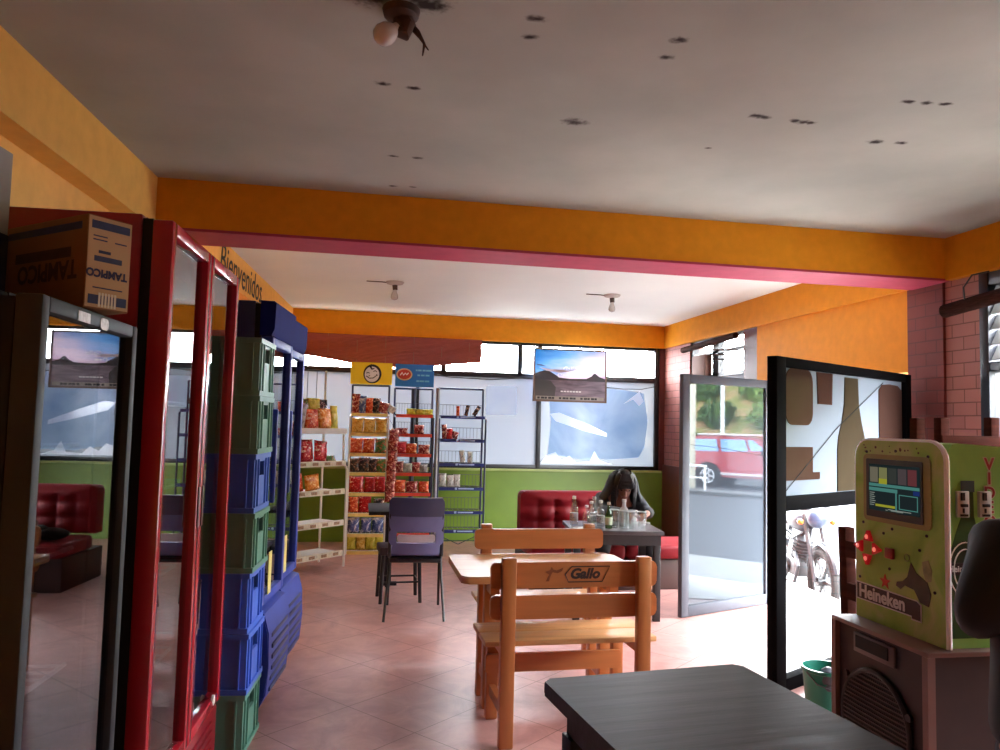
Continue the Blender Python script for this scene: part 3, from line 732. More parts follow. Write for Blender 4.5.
mb = MB(); mb.prism([(.246,.185),(.262,.235),(.285,.205),(.33,.185),(.345,.15),(.335,.11),(.30,.115),(.275,.15),(.235,.155),(.215,.14),(.195,.147),(.2,.16),(.225,.167)], -.0075, -.006, XZ); mb.build('art_print', brn, t)
mb = MB(); mb.prism([(.31,.245),(.335,.255),(.35,.225),(.345,.19),(.325,.185),(.315,.21)], -.0072, -.006, XZ); mb.build('art_print', M('pale_art_print', (150, 150, 104), .4, var=.3, scale=30), t)
spl = M('splash_print', (92, 66, 30), .4, var=.3)
mb = MB()
for k in range(16):
    u = random.uniform(.03, .36); v = random.uniform(.585, .612); mb.cyl((u,-.0061,v),(u,-.007,v),random.uniform(.002,.005),seg=7)
mb.build('art_print', spl, t)
# right side: bottle picture, badge, coin slots, red lettering
XS = lambda u, v, d: (Wj + d, u, v)
mb = MB(); mb.prism([(.02,.03),(.115,.03),(.115,.30),(.108,.36),(.098,.40),(.096,.50),(.058,.50),(.056,.40),(.04,.36),(.02,.30)], -.006, -.0045, XS); bp_ = mb.build('bottle_print', M('bottle_green_print', (46, 84, 44), .3, var=.3, scale=14), t)
mb = MB(); mb.box(Wj-.0045, .054, .475, Wj-.0035, .10, .51); mb.build('cap_print', M('blue_grey_print', (60, 84, 90), .4), bp_)
def ellipse(cx, cy, rx, ry, n=28): return [(cx+rx*math.cos(2*math.pi*i/n), cy+ry*math.sin(2*math.pi*i/n)) for i in range(n)]
mb = MB(); mb.prism(ellipse(.066,.238,.06,.088), -.0045, -.0035, XS); mb.build('badge_print', M('dark_green_badge', (30, 58, 34), .4), bp_)
for rx, ry in ((.056,.083),(.04,.062)):
    mb = MB(); mb.tube([(Wj-.003, u, v) for u, v in ellipse(.066,.238,rx,ry)], .002, 6, True); mb.build('badge_ring', white_pl, bp_)
mb = MB(); mb.box(Wj-.0035, .0, .222, Wj-.002, .132, .258); mb.build('badge_band', M('dark_plate', (48,36,38)), bp_)
text('badge_lettering', 'Heineken', .026, white_pl, bp_, (Wj-.0018, .006, .232), (R(90), 0, R(90)), ext=.0003, sx=1.0, bold=.0006)
text('badge_lettering', 'PREMIUM BEER', .012, white_pl, bp_, (Wj-.0018, .028, .170), (R(90), 0, R(90)), ext=.0003, sx=.85)
for y0, y1 in ((.036,.076),(.110,.152)):
    mb = MB(); mb.box(Wj-.006, y0, .398, Wj+.004, y1, .478, .002); cp = mb.build('coin_plate', M('pale_coin_plate', (196, 200, 196), .35, metal=.2), t)
    mb = MB()
    mb.box(Wj+.004, y0+.010, .45, Wj+.008, y0+.022, .474); mb.box(Wj+.004, y0+.008, .430, Wj+.012, y0+.030, .440, .002); mb.box(Wj+.004, y0+.016, .412, Wj+.008, y0+.02, .426); mb.box(Wj+.004, y0+.008, .401, Wj+.008, y0+.032, .408)
    mb.build('coin_slot', M('slot_black', (22, 22, 22), .4), cp)
red_l = M('red_lettering', (158, 40, 44), .4); halo = M('cream_outline', (196, 190, 160), .4)
for k, ch in enumerate('VIDEO'):
    z = .545 - k*.0445
    text('side_lettering_outline', ch, .052, halo, t, (Wj-.0055, .153, z), (R(90), 0, R(90)), ext=.0004, align='CENTER', bold=.004)
    text('side_lettering', ch, .052, red_l, t, (Wj-.0048, .153, z), (R(90), 0, R(90)), ext=.0004, align='CENTER', bold=.0012)
for k, ch in enumerate('ROCOLA'):
    z = .31 - k*.0445
    text('side_lettering_outline', ch, .052, halo, t, (Wj-.0055, .153, z), (R(90), 0, R(90)), ext=.0004, align='CENTER', bold=.004)
    text('side_lettering', ch, .052, red_l, t, (Wj-.0048, .153, z), (R(90), 0, R(90)), ext=.0004, align='CENTER', bold=.0012)

# ------------------------------------------------------------------ tables, benches, chairs
wood = M('varnished_pine', (178, 108, 60), .36, var=.13, scale=2.2, stretch=(1.0, 12, 12), coat=.2)
wood_v = M('varnished_pine_upright', (176, 106, 58), .36, var=.13, scale=2.2, stretch=(12, 12, 1.0), coat=.2)
wood_top = M('pale_pine_top', (198, 148, 98), .4, var=.14, scale=3.0, stretch=(1.0, 12, 12), coat=.12)
blackwood = M('black_stained_wood', (19, 19, 25), .45, spec=.25, var=.5, scale=2.2, stretch=(1.0, 9, 4), bump=.18, detail=7)
# near black table
t = thing('dining_table', 'black wooden table in the foreground with a rounded far corner', 'table', (.822, 1.499, 0), R(6.5))
tw, td = .585, .92
mb = MB(); mb.prism(rrect(-tw/2,-td/2,tw/2,td/2,.02), .715, .75, XY, .006); mb.build('tabletop', blackwood, t)
mb = MB(); mb.box(-tw/2+.05,-td/2+.05,.63,tw/2-.05,-td/2+.075,.715); mb.box(-tw/2+.05,td/2-.075,.63,tw/2-.05,td/2-.05,.715); mb.box(-tw/2+.05,-td/2+.075,.63,-tw/2+.075,td/2-.075,.715); mb.box(tw/2-.075,-td/2+.075,.63,tw/2-.05,td/2-.075,.715); mb.build('apron', blackwood, t)
for sx in (-1, 1):
    for sy in (-1, 1):
        mb = MB(); mb.box(sx*(tw/2-.07)-.03, sy*(td/2-.07)-.03, 0, sx*(tw/2-.07)+.03, sy*(td/2-.07)+.03, .63, .004); mb.build('leg', blackwood, t)
# pine table
t = thing('dining_table', 'pale varnished pine table between the two wooden benches', 'table', (.96, 3.86, 0))
tw, td = .94, .60
mb = MB(); mb.prism(rrect(-tw/2,-td/2,tw/2,td/2,.035), .645, .68, XY, .006); mb.build('tabletop', wood_top, t)
for sx in (-1, 1):
    mb = MB(); mb.box(sx*.30-.03,-.12,0,sx*.30+.03,-.06,.645,.004); mb.build('leg', wood_v, t)
    mb = MB(); mb.box(sx*.30-.03,.06,0,sx*.30+.03,.12,.645,.004); mb.build('leg', wood_v, t)
    MB().box(sx*.30-.022,-.24,.58,sx*.30+.022,.24,.645).build('crossbar', wood, t); MB().box(sx*.30-.022,-.06,.12,sx*.30+.022,.06,.17).build('crossbar', wood, t)
mb = MB(); mb.box(-.278,-.02,.30,.278,.02,.37); mb.build('stretcher', wood, t)

def bench(label, loc, rz):
    """local: back at y=0, seat towards +y, 0.78 wide"""
    t = thing('bench', label, 'bench', loc, rz, None)
    for sx in (-1, 1):
        x = sx*.315
        mb = MB(); mb.box(x-.032, -.022, 0, x+.032, .022, .815, .006); mb.build('back_post', wood_v, t)
        mb = MB(); mb.box(x-.028, .315, 0, x+.028, .36, .415, .006); mb.build('front_leg', wood_v, t)
        mb = MB(); mb.box(x-.016+.0*sx, .022, .375, x+.016, .315, .415); mb.build('seat_bearer', wood, t)
        mb = MB(); mb.bar((x, .022, .14), (x, .315, .14), .03, .05); mb.build('side_rail', wood, t)
    for z0, z1, nm in ((.675,.79,'top_rail'),(.54,.645,'lower_rail')):
        mb = MB(); mb.prism(rrect(-.39, z0, .39, z1, .025), .022, .044, XZ, .004); mb.build('back_' + nm, wood, t)
    for y0, y1 in ((.05,.205),(.215,.375)):
        mb = MB(); mb.box(-.405, y0, .415, .405, y1, .44, .005); mb.build('seat_board', wood_top, t)
    mb = MB(); mb.prism(rrect(-.355, .225, .325, .31, .012), .29, .312, XZ, .003); mb.build('stretcher', wood, t)
    return t
b1 = bench('pine bench with burned lettering on its back, in front of the pine table', (.975, 3.30, 0), R(1))
burn = M('burned_black_mark', (48, 22, 12), .6)
for o in b1.children:
    if o.name.startswith('back_top_rail'): rail = o
X = Matrix.Translation((.0, .0205, .735))
sg = [(.00-.055,-.03),(.13,-.03),(.155,.032),(-.03,.032)]
mb = MB(); mb.tube([X @ Vector((u, .0005, v)) for u, v in ((-.035,-.034),(.125,-.034),(.16,.034),(-.02,.034),(-.05,.0))], .0028, 6, True); mb.build('burned_border', burn, rail)
text('burned_lettering', 'Gallo', .062, burn, rail, (-.03, .0208, .717), (R(90), 0, 0), ext=.0008, sx=1.05, bold=.0028, shear=.25)
mb = MB(); mb.prism([(-.14,-.03),(-.125,.0),(-.145,.012),(-.12,.02),(-.115,.034),(-.105,.022),(-.09,.018),(-.06,.03),(-.065,.015),(-.085,.006),(-.11,.01),(-.118,-.005),(-.125,-.03)], -.0005, .0014, lambda u, v, d: X @ Vector((u, d, v))); mb.build('burned_emblem', M('faint_burn', (120, 62, 26), .6), rail)
bench('pine bench on the far side of the pine table, facing the viewer', (1.06, 4.42, 0), R(180.5))

# blue upholstered chair seen from behind, and the dark one before it
def pad_mat(): return M('slate_blue_vinyl', (112, 116, 164), .42, var=.14, scale=5)
def office_chair(label, loc, rz, pad, back=True):
    """local: sitter faces +y, backrest at y=0"""
    t = thing('stacking_chair', label, 'chair', loc, rz)
    fr = M('black_chair_tube', (26, 26, 30), .35)
    for sx in (-1, 1):
        x = sx*.185
        mb = MB(); mb.tube([(x*1.15, -.06, 0), (x*1.02, .06, .30), (x, .12, .42)], .0095, 8); mb.build('leg', fr, t)
        mb = MB(); mb.tube([(x*1.05, .44, 0), (x*1.0, .30, .32), (x, .22, .43)], .0095, 8); mb.build('leg', fr, t)
    mb = MB()
    for sx in (-1, 1):
        x = sx*.185
        mb.tube([(x, .40, .425), (x, .12, .42), (x, .03, .45), (x*1.0, .0, .55), (x, -.03, .70), (x*.98, -.045, .80)], .0125, 8)
    mb.tube([(-.185,.40,.425),(.185,.40,.425)], .011, 8); mb.tube([(-.185,.12,.42),(.185,.12,.42)], .011, 8)
    mb.build('frame', fr, t)
    mb = MB()   # seat: rounded shell
    mb.box(-.20, .05, .435, .20, .46, .475, .018, seg=3); mb.build('seat', pad, t)
    mb = MB(); mb.box(-.185, .02, .395, .185, .10, .425, .01); mb.build('seat_pan', fr, t)
    # curved backrest shell with a slot
    mb = MB(); n = 12
    def bp2(u, v, d):
        return (u, -.012 - .10*(v-.5) + .9*u*u + d - .028, v)
    def panel(u0, u1, z0, z1, th, nm, mt, dd=0):
        mb = MB(); rows = []
        for i in range(7):
            z = z0 + (z1-z0)*i/6; e_ = 1 - .10*abs(i/3-1)**4
            rows.append([[mb.bm.verts.new(bp2((u0+(u1-u0)*j/10)*e_, z, s*th + dd)) for j in range(11)] for s in (-1, 1)])
        for i in range(6):
            for j in range(10):
                mb.bm.faces.new((rows[i][0][j], rows[i][0][j+1], rows[i+1][0][j+1], rows[i+1][0][j])); mb.bm.faces.new((rows[i][1][j+1], rows[i][1][j], rows[i+1][1][j], rows[i+1][1][j+1]))
            for j in (0, 10): mb.bm.faces.new((rows[i][0][j], rows[i+1][0][j], rows[i+1][1][j], rows[i][1][j]))
        for j in range(10):
            for i in (0, 6): mb.bm.faces.new((rows[i][0][j], rows[i][1][j], rows[i][1][j+1], rows[i][0][j+1]))
        return mb.build(nm, mt, t)
    panel(-.195, .195, .625, .86, .014, 'backrest', pad)
    panel(-.17, .17, .465, .545, .014, 'backrest_lower', pad)
    for sx in (-1, 1): panel(sx*.195, sx*.14, .53, .64, .014, 'backrest_web', pad)
    panel(-.197, .197, .735, .868, .020, 'back_cover', M('dark_slate_cover', (66, 68, 102), .5, var=.15))
    panel(-.135, .135, .55, .605, .004, 'lumbar_strip', M('pale_grey_strip', (214, 214, 222), .45), .004)
    return t
office_chair('slate-blue stacking chair with black tube legs, its back toward the viewer', (.41, 5.46, 0), R(-3), pad_mat())
t = thing('stool', 'low dark stool standing just beyond the slate-blue chair', 'stool', (.33, 6.09, 0), R(4))
st_m = M('charcoal_vinyl', (40, 42, 58), .5, var=.15)
mb = MB(); mb.box(-.17, -.15, .37, .17, .15, .43, .012); mb.build('seat', st_m, t)
for x in (-.14, .14):
    for y in (-.12, .12): mb = MB(); mb.cyl((x*1.1, y*1.1, 0), (x, y, .372), .014, .016, 10); mb.build('leg', M('black_chair_tube', (26,26,30)), t)
mb = MB(); mb.tube([(-.145,-.125,.16),(.145,-.125,.16),(.145,.125,.16),(-.145,.125,.16)], .008, 6, True); mb.build('foot_ring', M('black_chair_tube', (26,26,30)), t)
# small dark table behind the chairs
t = thing('side_table', 'small dark square table between the slate-blue chair and the snack racks', 'table', (.26, 6.34, 0), R(0))
dkt = M('dark_table_laminate', (40, 37, 42), .7, var=.2, spec=.1)
mb = MB(); mb.box(-.18, -.05, .635, .18, .62, .665, .004); mb.build('tabletop', dkt, t)
mb = MB(); mb.box(-.03, .25, .02, .03, .31, .635); mb.box(-.02, .0, .60, .02, .56, .635); mb.build('pedestal', dkt, t)
mb = MB(); mb.box(-.08, .26, 0, .08, .30, .03); mb.box(-.02, .20, 0, .02, .36, .0301); mb.build('foot', dkt, t)

# dark wooden high-backed chairs behind the jukebox
def dark_chair(label, loc, rz, hb=1.45, wid=.34, seat=.62):
    t = thing('wooden_chair', label, 'chair', loc, rz)
    for sx in (-1, 1):
        x = sx*wid/2
        mb = MB(); mb.bar((x, 0, 0), (x, -.03, hb), .05, .05, (0,1,0), .004); mb.build('back_post', dark_wood, t)
        mb = MB(); mb.bar((x, .36, 0), (x, .36, seat-.02), .045, .045, (0,1,0), .004); mb.build('front_leg', dark_wood, t)
        mb = MB(); mb.bar((x, .02, .25), (x, .345, .25), .025, .04); mb.build('side_rail', dark_wood, t)
    for z in (hb-.09, hb-.27, hb-.45):
        mb = MB(); mb.box(-wid/2+.02, -.025-.03*z/hb, z-.035, wid/2-.02, -.003-.03*z/hb, z+.035, .004); mb.build('back_slat', dark_wood, t)
    mb = MB(); mb.box(-wid/2-.03, .0, seat-.02, wid/2+.03, .40, seat+.01, .006); mb.build('seat', dark_wood, t)
    return t
t = thing('high_bench', 'tall dark wooden bench standing behind the jukebox before the brick wall', 'bench', (2.93, 3.30, 0))
for x in (-.225, -.088, .20, .42):
    mb = MB(); mb.bar((x, 0, 0), (x, -.01, 1.485 + .03*(x+.2)), .05, .05, (0,1,0), .004); mb.build('back_post', dark_wood, t)
for x in (-.20, .40): mb = MB(); mb.box(x-.025, .30, 0, x+.025, .35, .60); mb.build('front_leg', dark_wood, t)
for z in (1.375, 1.18, .95): mb = MB(); mb.box(-.11, -.04, z-.028, .45, -.024, z+.028, .003); mb.build('back_rail', dark_wood, t)
mb = MB(); mb.box(-.25, .02, .60, .45, .38, .635, .004); mb.build('seat_board', dark_wood, t)
dark_chair('dark reddish wooden chair wedged left of the jukebox beside the green bucket', (2.14, 2.87, 0), R(-88), .99, .26, .45)
# green bucket
t = thing('bucket', 'green plastic bucket on the floor left of the speaker cabinet', 'bucket', (2.27, 3.40, 0))
mb = MB(); mb.lathe([(.085,0),(.105,.24),(.115,.245),(.115,.26),(.105,.26),(.1,.24),(.08,.012),(.0,.012)], seg=24); mb.build('bucket_body', M('sea_green_plastic', (20, 120, 100), .4, var=.08), t)
mb = MB(); mb.tube([(-.112,0,.25),(-.09,-.07,.2),(0,-.118,.17),(.09,-.07,.2),(.112,0,.25)], .003, 6); mb.build('handle', alu, t)
tag(MB().lathe([(.034,0),(.04,.012),(.034,.06),(.012,.075),(.0,.075)], (2.24,3.33,.205), 16).sphere((2.24,3.33,.19),.03).build('metal_cup', alu), 'shiny metal cup showing at the rim of the green bucket', 'cup')

# ------------------------------------------------------------------ ceiling lamps
rust = M('rusty_brown_metal', (70, 44, 34), .6, var=.4, scale=30)
bulb_m = M('frosted_bulb', (204, 200, 196), .15, var=.03)
t = thing('ceiling_lamp', 'bare bulb hanging from a torn rusty fitting on the near ceiling', 'lamp', (.075, 2.315, 2.7))
mb = MB(); mb.lathe([(.02,-.035),(.055,-.02),(.06,0),(.0,0)], seg=18); mb.build('ceiling_rose', rust, t)
mb = MB(); mb.tube([(.0,0,-.02),(.02,-.005,-.05),(.01,-.01,-.08),(-.01,-.012,-.075)], [.03,.028,.024,.018], 10); mb.build('socket', rust, t)
mb = MB(); mb.lathe([(.0,-.002),(.015,0),(.016,.012),(.026,.024),(.034,.042),(.036,.058),(.031,.076),(.018,.088),(.0,.092)], seg=20, X=Matrix.Translation((-.012,-.012,-.062)) @ Matrix.Rotation(R(-25), 4, 'X') @ Matrix.Rotation(R(222), 4, 'Y')); mb.build('bulb', bulb_m, t)
for p in ([(.03,0,-.04),(.055,-.01,-.07),(.075,-.015,-.11),(.07,-.02,-.15)], [(.03,0,-.05),(.06,-.015,-.09),(.088,-.02,-.13)]):
    mb = MB(); mb.tube(p, [.008,.007,.005,.002], 6) if len(p) == 4 else mb.tube(p, [.007,.005,.002], 6); mb.build('torn_wire', rust, t)
for lb, loc in (('bare bulb in a ceiling holder beyond the beam, above the snack racks', (.253, 6.965, 2.7)), ('bare bulb in a ceiling holder beyond the beam, above the landscape poster', (2.37, 6.99, 2.7))):
    t = thing('ceiling_lamp', lb, 'lamp', loc)
    mb = MB(); mb.lathe([(.03,-.03),(.075,-.018),(.085,0),(.0,0)], seg=18); mb.build('ceiling_rose', M('dusty_white_rose', (180,170,162), .6), t)
    mb = MB(); mb.cyl((0,0,-.03),(.004,0,-.075),.024,.022); mb.build('socket', rust, t)
    mb = MB(); mb.lathe([(.016,-.075),(.018,-.09),(.03,-.12),(.034,-.14),(.028,-.16),(.0,-.172)], seg=16); mb.build('bulb', bulb_m, t)
    mb = MB(); mb.tube([(-.02,0,-.012),(-.12,.0,-.006),(-.26,.01,-.004)], .005, 6); mb.build('wire', rust, t)

# ------------------------------------------------------------------ snack racks
def rod(mb, p0, p1, r=.008): mb.cyl(p0, p1, r, seg=8); return mb
navy = M('navy_rack_metal', (24, 30, 70), .4, var=.1)
rk_white = M('white_rack_metal', (206, 206, 200), .45, var=.06)
strip_y = M('yellow_price_strip', (226, 196, 108), .5, var=.1, scale=30)
strip_r = M('red_price_strip', (206, 64, 44), .5, var=.1, scale=30)
strip_n = M('navy_price_strip', (30, 40, 104), .45, var=.1, scale=30)
strip_w = M('cream_price_strip', (206, 200, 176), .5, var=.15, scale=30)

PZ8 = (1.455, 1.245, 1.03, .825, .61, .395, .18, .0)
# yellow-headed rack
def rack(label, loc, rz, w_, d, zs, top, post_m, post_m2, strip, mesh_m, grid=True):
    t = thing('snack_rack', label, 'rack', loc, rz)
    for sx in (-1, 1):
        x = sx*w_/2
        mb = MB(); mb.tube([(x, 0, 0), (x, 0, zs[0]), (x, d*.5, zs[0]+.02)] , .011, 8); mb.build('front_post', post_m, t)
        mb = MB(); rod(mb, (x, d, 0), (x, d, top), .012); mb.build('back_post', post_m2, t)
    mb = MB(); rod(mb, (-w_/2, d, top), (w_/2, d, top), .012); mb.build('top_bar', post_m2, t)
    for z in zs:
        mb = MB()
        for k in range(9): rod(mb, (-w_/2+.02+k*(w_-.04)/8, 0, z+.03), (-w_/2+.02+k*(w_-.04)/8, d, z+.03), .003)
        rod(mb, (-w_/2, .02, z+.03), (w_/2, .02, z+.03), .005); rod(mb, (-w_/2, d, z+.03), (w_/2, d, z+.03), .006)
        sh = mb.build('shelf', mesh_m, t)
        mb = MB(); mb.box(-w_/2+.012, -.016, z, w_/2-.012, -.012, z+.034); mb.build('price_strip', strip, sh)
        if grid:
            mb = MB()
            for k in range(13): rod(mb, (-w_/2+.02+k*(w_-.04)/12, d, z+.04), (-w_/2+.02+k*(w_-.04)/12, d, z+.16), .002)
            rod(mb, (-w_/2, d, z+.16), (w_/2, d, z+.16), .003)
            mb.build('back_grid', mesh_m, sh)
    return t
RY = rack('white snack rack with a yellow smiling-face sign on top', (.075, 8.16, 0), R(-2), .40, .27, PZ8, 1.80, rk_white, navy, strip_y, rk_white, False)
mb = MB(); mb.box(-.225, .20, 1.81, .225, .215, 2.05); sg_ = mb.build('header_sign', M('yellow_sign_board', (255, 222, 44), .45, var=.04), RY)
ink_b = M('black_sign_ink', (24, 24, 28), .5)
mb = MB(); mb.prism(ellipse(.01,1.925,.098,.105), .196, .2, XZ); lg = mb.build('logo_face', ink_b, sg_)
mb = MB(); mb.prism(ellipse(.005,1.92,.080,.086), .192, .196, XZ); mb.build('logo_face', M('white_sign_ink', (252, 252, 250), .5), lg)
mb = MB(); mb.tube([(.0,.191,2.028),(-.012,.191,2.0),(.005,.191,1.978),(.03,.191,1.985)], [.012,.011,.009,.004], 8); mb.build('logo_curl', ink_b, lg)
mb = MB()
mb.tube([(-.055,.190,1.93),(-.04,.190,1.94),(-.02,.190,1.932)], .0045, 6); mb.tube([(.02,.190,1.95),(.038,.190,1.962),(.058,.190,1.95)], .0045, 6)
mb.tube([(-.055,.190,1.90),(-.02,.190,1.876),(.02,.190,1.88),(.06,.190,1.912)], .005, 6); mb.tube([(.052,.190,1.92),(.068,.190,1.91)], .004, 6)
mb.tube([(-.03,.190,1.90),(-.015,.190,1.908)], .004, 6); mb.build('logo_smile', ink_b, lg)

RR = rack('dark metal snack rack with red price strips under a blue sign', (.555, 8.20, 0), R(-1), .42, .26, PZ8, 1.78, navy, navy, strip_r, M('dark_wire', (60, 62, 74), .5), True)
mb = MB(); rod(mb, (.0, .25, 0), (.0, .25, 1.78), .028); mb.build('centre_post', navy, RR)
mb = MB(); mb.box(-.215, .20, 1.80, .215, .215, 2.05); sg_ = mb.build('header_sign', M('blue_sign_board', (40, 124, 206), .45, var=.05), RR)
mb = MB(); mb.prism(ellipse(-.115,1.935,.088,.068), .196, .2, XZ); lg = mb.build('logo_oval', M('cream_sign_ink', (222, 190, 140), .5), sg_)
mb = MB(); mb.prism(ellipse(-.115,1.935,.074,.054), .192, .196, XZ); mb.build('logo_oval', M('red_sign_ink', (196, 60, 40), .5), lg)
sgw = M('white_sign_ink', (236, 236, 232)); sgl = M('pale_blue_sign_ink', (120, 200, 226), .5)
mb = MB(); mb.tube([(-.16,.190,1.925),(-.14,.190,1.955),(-.125,.190,1.925),(-.105,.190,1.95),(-.09,.190,1.93),(-.07,.190,1.952)], .007, 6); mb.build('logo_script', sgw, lg)
mb = MB()
for z, xs in ((1.985, ((.01,.03),(.036,.075),(.085,.12),(.126,.19))), (1.93, ((.03,.06),(.07,.11),(.12,.165))), (1.865, ((.02,.05),(.055,.105),(.112,.165)))):
    for a, b in xs: mb.box(a, .197, z-.009, b, .2, z+.009)
mb.build('sign_lettering', sgl, sg_)

PZ6 = (1.455, 1.195, .93, .665, .405, .20)
RN = rack('navy wire snack rack with mostly empty baskets, rightmost of the racks', (1.10, 8.30, 0), R(0), .52, .24, PZ6, 1.80, navy, navy, strip_n, M('dark_wire', (60,62,74)), True)
mb = MB(); rod(mb, (-.285, -.0, 0), (-.285, .0, 1.79), .022); mb.build('side_rail', M('grey_upright', (130, 130, 140), .4, metal=.4), RN)
mb = MB()
for k in range(6):
    z = PZ6[k]
    mb.box(-.03, -.0175, z+.014, .14, -.0165, z+.028); mb.box(-.07, -.0175, z+.010, -.045, -.0165, z+.034)
mb.build('strip_print', M('pale_blue_print', (150, 170, 214), .5), RN)
mb = MB(); mb.tube([(-.25,.12,.17),(.0,.12,.06),(.25,.12,.17)], .005, 6); rod(mb, (-.25,.12,.10), (.25,.12,.10), .004); mb.build('brace', navy, RN)

# white gondola across the corner
RWt = thing('snack_rack', 'long white shelving rack set diagonally across the left corner', 'rack', (-.13, 7.50, 0), math.atan2(.72, .69))
# local: -x runs away left, front faces -y
WZ = (1.285, .975, .705, .405, .115)
Lw = .95
for x in (0, -Lw):
    mb = MB(); mb.tube([(x, 0, 0), (x, 0, .93), (x+.0, .05, 1.0), (x, .06, 1.30)], .012, 8); mb.build('front_post', rk_white, RWt)
    mb = MB(); rod(mb, (x, .34, 0), (x, .34, 1.9), .011); mb.build('back_post', rk_white, RWt)
mb = MB()
for k in range(9): rod(mb, (-k*Lw/8, .34, 1.30), (-k*Lw/8, .34, 1.9), .0035)
for z in (1.55, 1.9): rod(mb, (0, .34, z), (-Lw, .34, z), .005)
mb.build('back_grid', M('dark_wire', (60,62,74)), RWt)
for k, z in enumerate(WZ):
    mb = MB(); mb.box(-Lw+.01, .02, z+.012, -.01, .34, z+.022); sh = mb.build('shelf', rk_white, RWt)
    mb = MB(); mb.box(-Lw+.01, .004, z-.01, -.01, .02, z+.042); mb.build('price_strip', rk_white if k == 0 else strip_w, sh)
    if k:
        for q in range(6): MB().box(-Lw+.06+q*.15, .002, z+.002, -Lw+.13+q*.15, .004, z+.03).build('price_tag', M('price_tag_print', (150, 120, 90), .6, var=.4, scale=60), sh)

# ------------------------------------------------------------------ snack bags
def bag_mat(name, stops, scale=16):
    m = art_mat(name, stops, scale, 1.4, .25)
    return m
BM = {
 'red': bag_mat('red_bag_film', [(.3,(120,14,22)),(.48,(186,30,38)),(.60,(206,50,48)),(.66,(240,214,190)),(.72,(190,40,44))], 26),
 'redor': bag_mat('red_orange_bag_film', [(.3,(150,30,24)),(.46,(206,70,40)),(.58,(226,120,60)),(.66,(246,226,190)),(.74,(170,40,30))], 26),
 'orange': bag_mat('orange_bag_film', [(.3,(180,70,24)),(.5,(232,140,50)),(.6,(244,190,100)),(.7,(250,236,200)),(.8,(190,70,30))], 24),
 'yellow': bag_mat('yellow_bag_film', [(.3,(150,96,30)),(.46,(224,178,70)),(.6,(232,200,110)),(.7,(170,90,40)),(.8,(246,232,180))], 24),
 'yelgrn': bag_mat('yellow_green_bag_film', [(.3,(150,150,40)),(.5,(206,196,70)),(.68,(226,214,110)),(.8,(170,80,40))], 14),
 'green': bag_mat('green_bag_film', [(.3,(36,80,40)),(.48,(86,130,70)),(.58,(170,70,50)),(.68,(226,220,180)),(.78,(60,90,40))], 24),
 'black': bag_mat('black_bag_film', [(.3,(22,20,24)),(.48,(58,52,54)),(.58,(140,90,66)),(.66,(220,214,200)),(.76,(60,40,36))], 24),
 'bluewhite': bag_mat('blue_white_bag_film', [(.3,(36,48,110)),(.48,(90,100,150)),(.6,(214,214,224)),(.75,(190,60,60))], 14),
 'silver': bag_mat('silver_bag_film', [(.3,(110,110,110)),(.5,(180,180,176)),(.68,(214,214,206)),(.8,(80,80,84))], 18),
 'maroon': bag_mat('maroon_bag_film', [(.3,(70,18,24)),(.48,(150,44,48)),(.58,(206,140,120)),(.68,(236,214,200)),(.76,(90,30,34))], 26),
}
def bag_mesh(w_, h, d, seed):
    rnd = random.Random(seed)
    bm = bmesh.new(); nx, nz = 8, 10; F = []; B = []
    for k in range(nz+1):
        v = k/nz
        e_ = max(0, 1 - abs(2*v-1)**3.2)
        row = []; rob = []
        for j in range(nx+1):
            u = 2*j/nx - 1
            t_ = d/2*(e_**.7)*max(0, 1-abs(u)**2.6)**.6
            wob = rnd.uniform(-.05, .05)*d
            pinch = 1 - .07*e_
            x = u*w_/2*pinch; z = v*h
            row.append(bm.verts.new((x, -t_ + wob, z)))
            rob.append(row[-1] if (j in (0, nx) or k in (0, nz)) else bm.verts.new((x, t_ + wob, z)))
        F.append(row); B.append(rob)
    for k in range(nz):
        for j in range(nx):
            bm.faces.new((F[k][j], F[k][j+1], F[k+1][j+1], F[k+1][j]))
            q = (B[k][j+1], B[k][j], B[k+1][j], B[k+1][j+1])
            try: bm.faces.new(q)
            except ValueError: pass
    bmesh.ops.recalc_face_normals(bm, faces=bm.faces[:])
    me = bpy.data.meshes.new('snack_bag'); bm.to_mesh(me); bm.free()
    for p in me.polygons: p.use_smooth = True
    return me
BAGS = {}
COLW = {'red':'red','redor':'red and orange','orange':'orange','yellow':'golden yellow','yelgrn':'yellow-green','green':'green','black':'black','bluewhite':'blue and white','silver':'silvery','maroon':'dark red'}
ORD = ['first','second','third','fourth','fifth','sixth','seventh','eighth']
def shelf_bags(rackt, rackname, shelfname, z, items, y, zoff=.033):
    """items: (colour key, x, width, height, lean degrees, tilt)"""
    for i, it in enumerate(items):
        key, x, w_, h = it[:4]; lean = it[4] if len(it) > 4 else 8; roll = it[5] if len(it) > 5 else 0
        ck = (key, round(w_,3), round(h,3), (i*7 + len(rackname)) % 3)
        if ck not in BAGS:
            me = bag_mesh(w_, h, min(w_, h)*.42, hash(ck[1:]) % 1000); me.materials.append(BM[key]); BAGS[ck] = me
        o = bpy.data.objects.new('snack_bag', BAGS[ck]); C.objects.link(o)
        Mx = rackt.matrix_basis @ Matrix.Translation((x, y, z + zoff + abs(math.sin(R(roll)))*w_*.4 )) @ Matrix.Rotation(R(-lean), 4, 'X') @ Matrix.Rotation(R(roll), 4, 'Y')
        o.matrix_world = Mx
        n = len(items)
        pos = ('the only bag' if n == 1 else ('leftmost' if i == 0 else ('rightmost' if i == n-1 else ORD[i] + ' from left')))
        tag(o, '%s snack bag, %s on %s of the %s' % (COLW[key], pos, shelfname, rackname), 'snack bag', 'snack bags on the ' + rackname)
for o in (RY, RR, RN, RWt):
    o.rotation_mode = 'XYZ'
bpy.context.view_layer.update()
yn = 'yellow-signed rack'
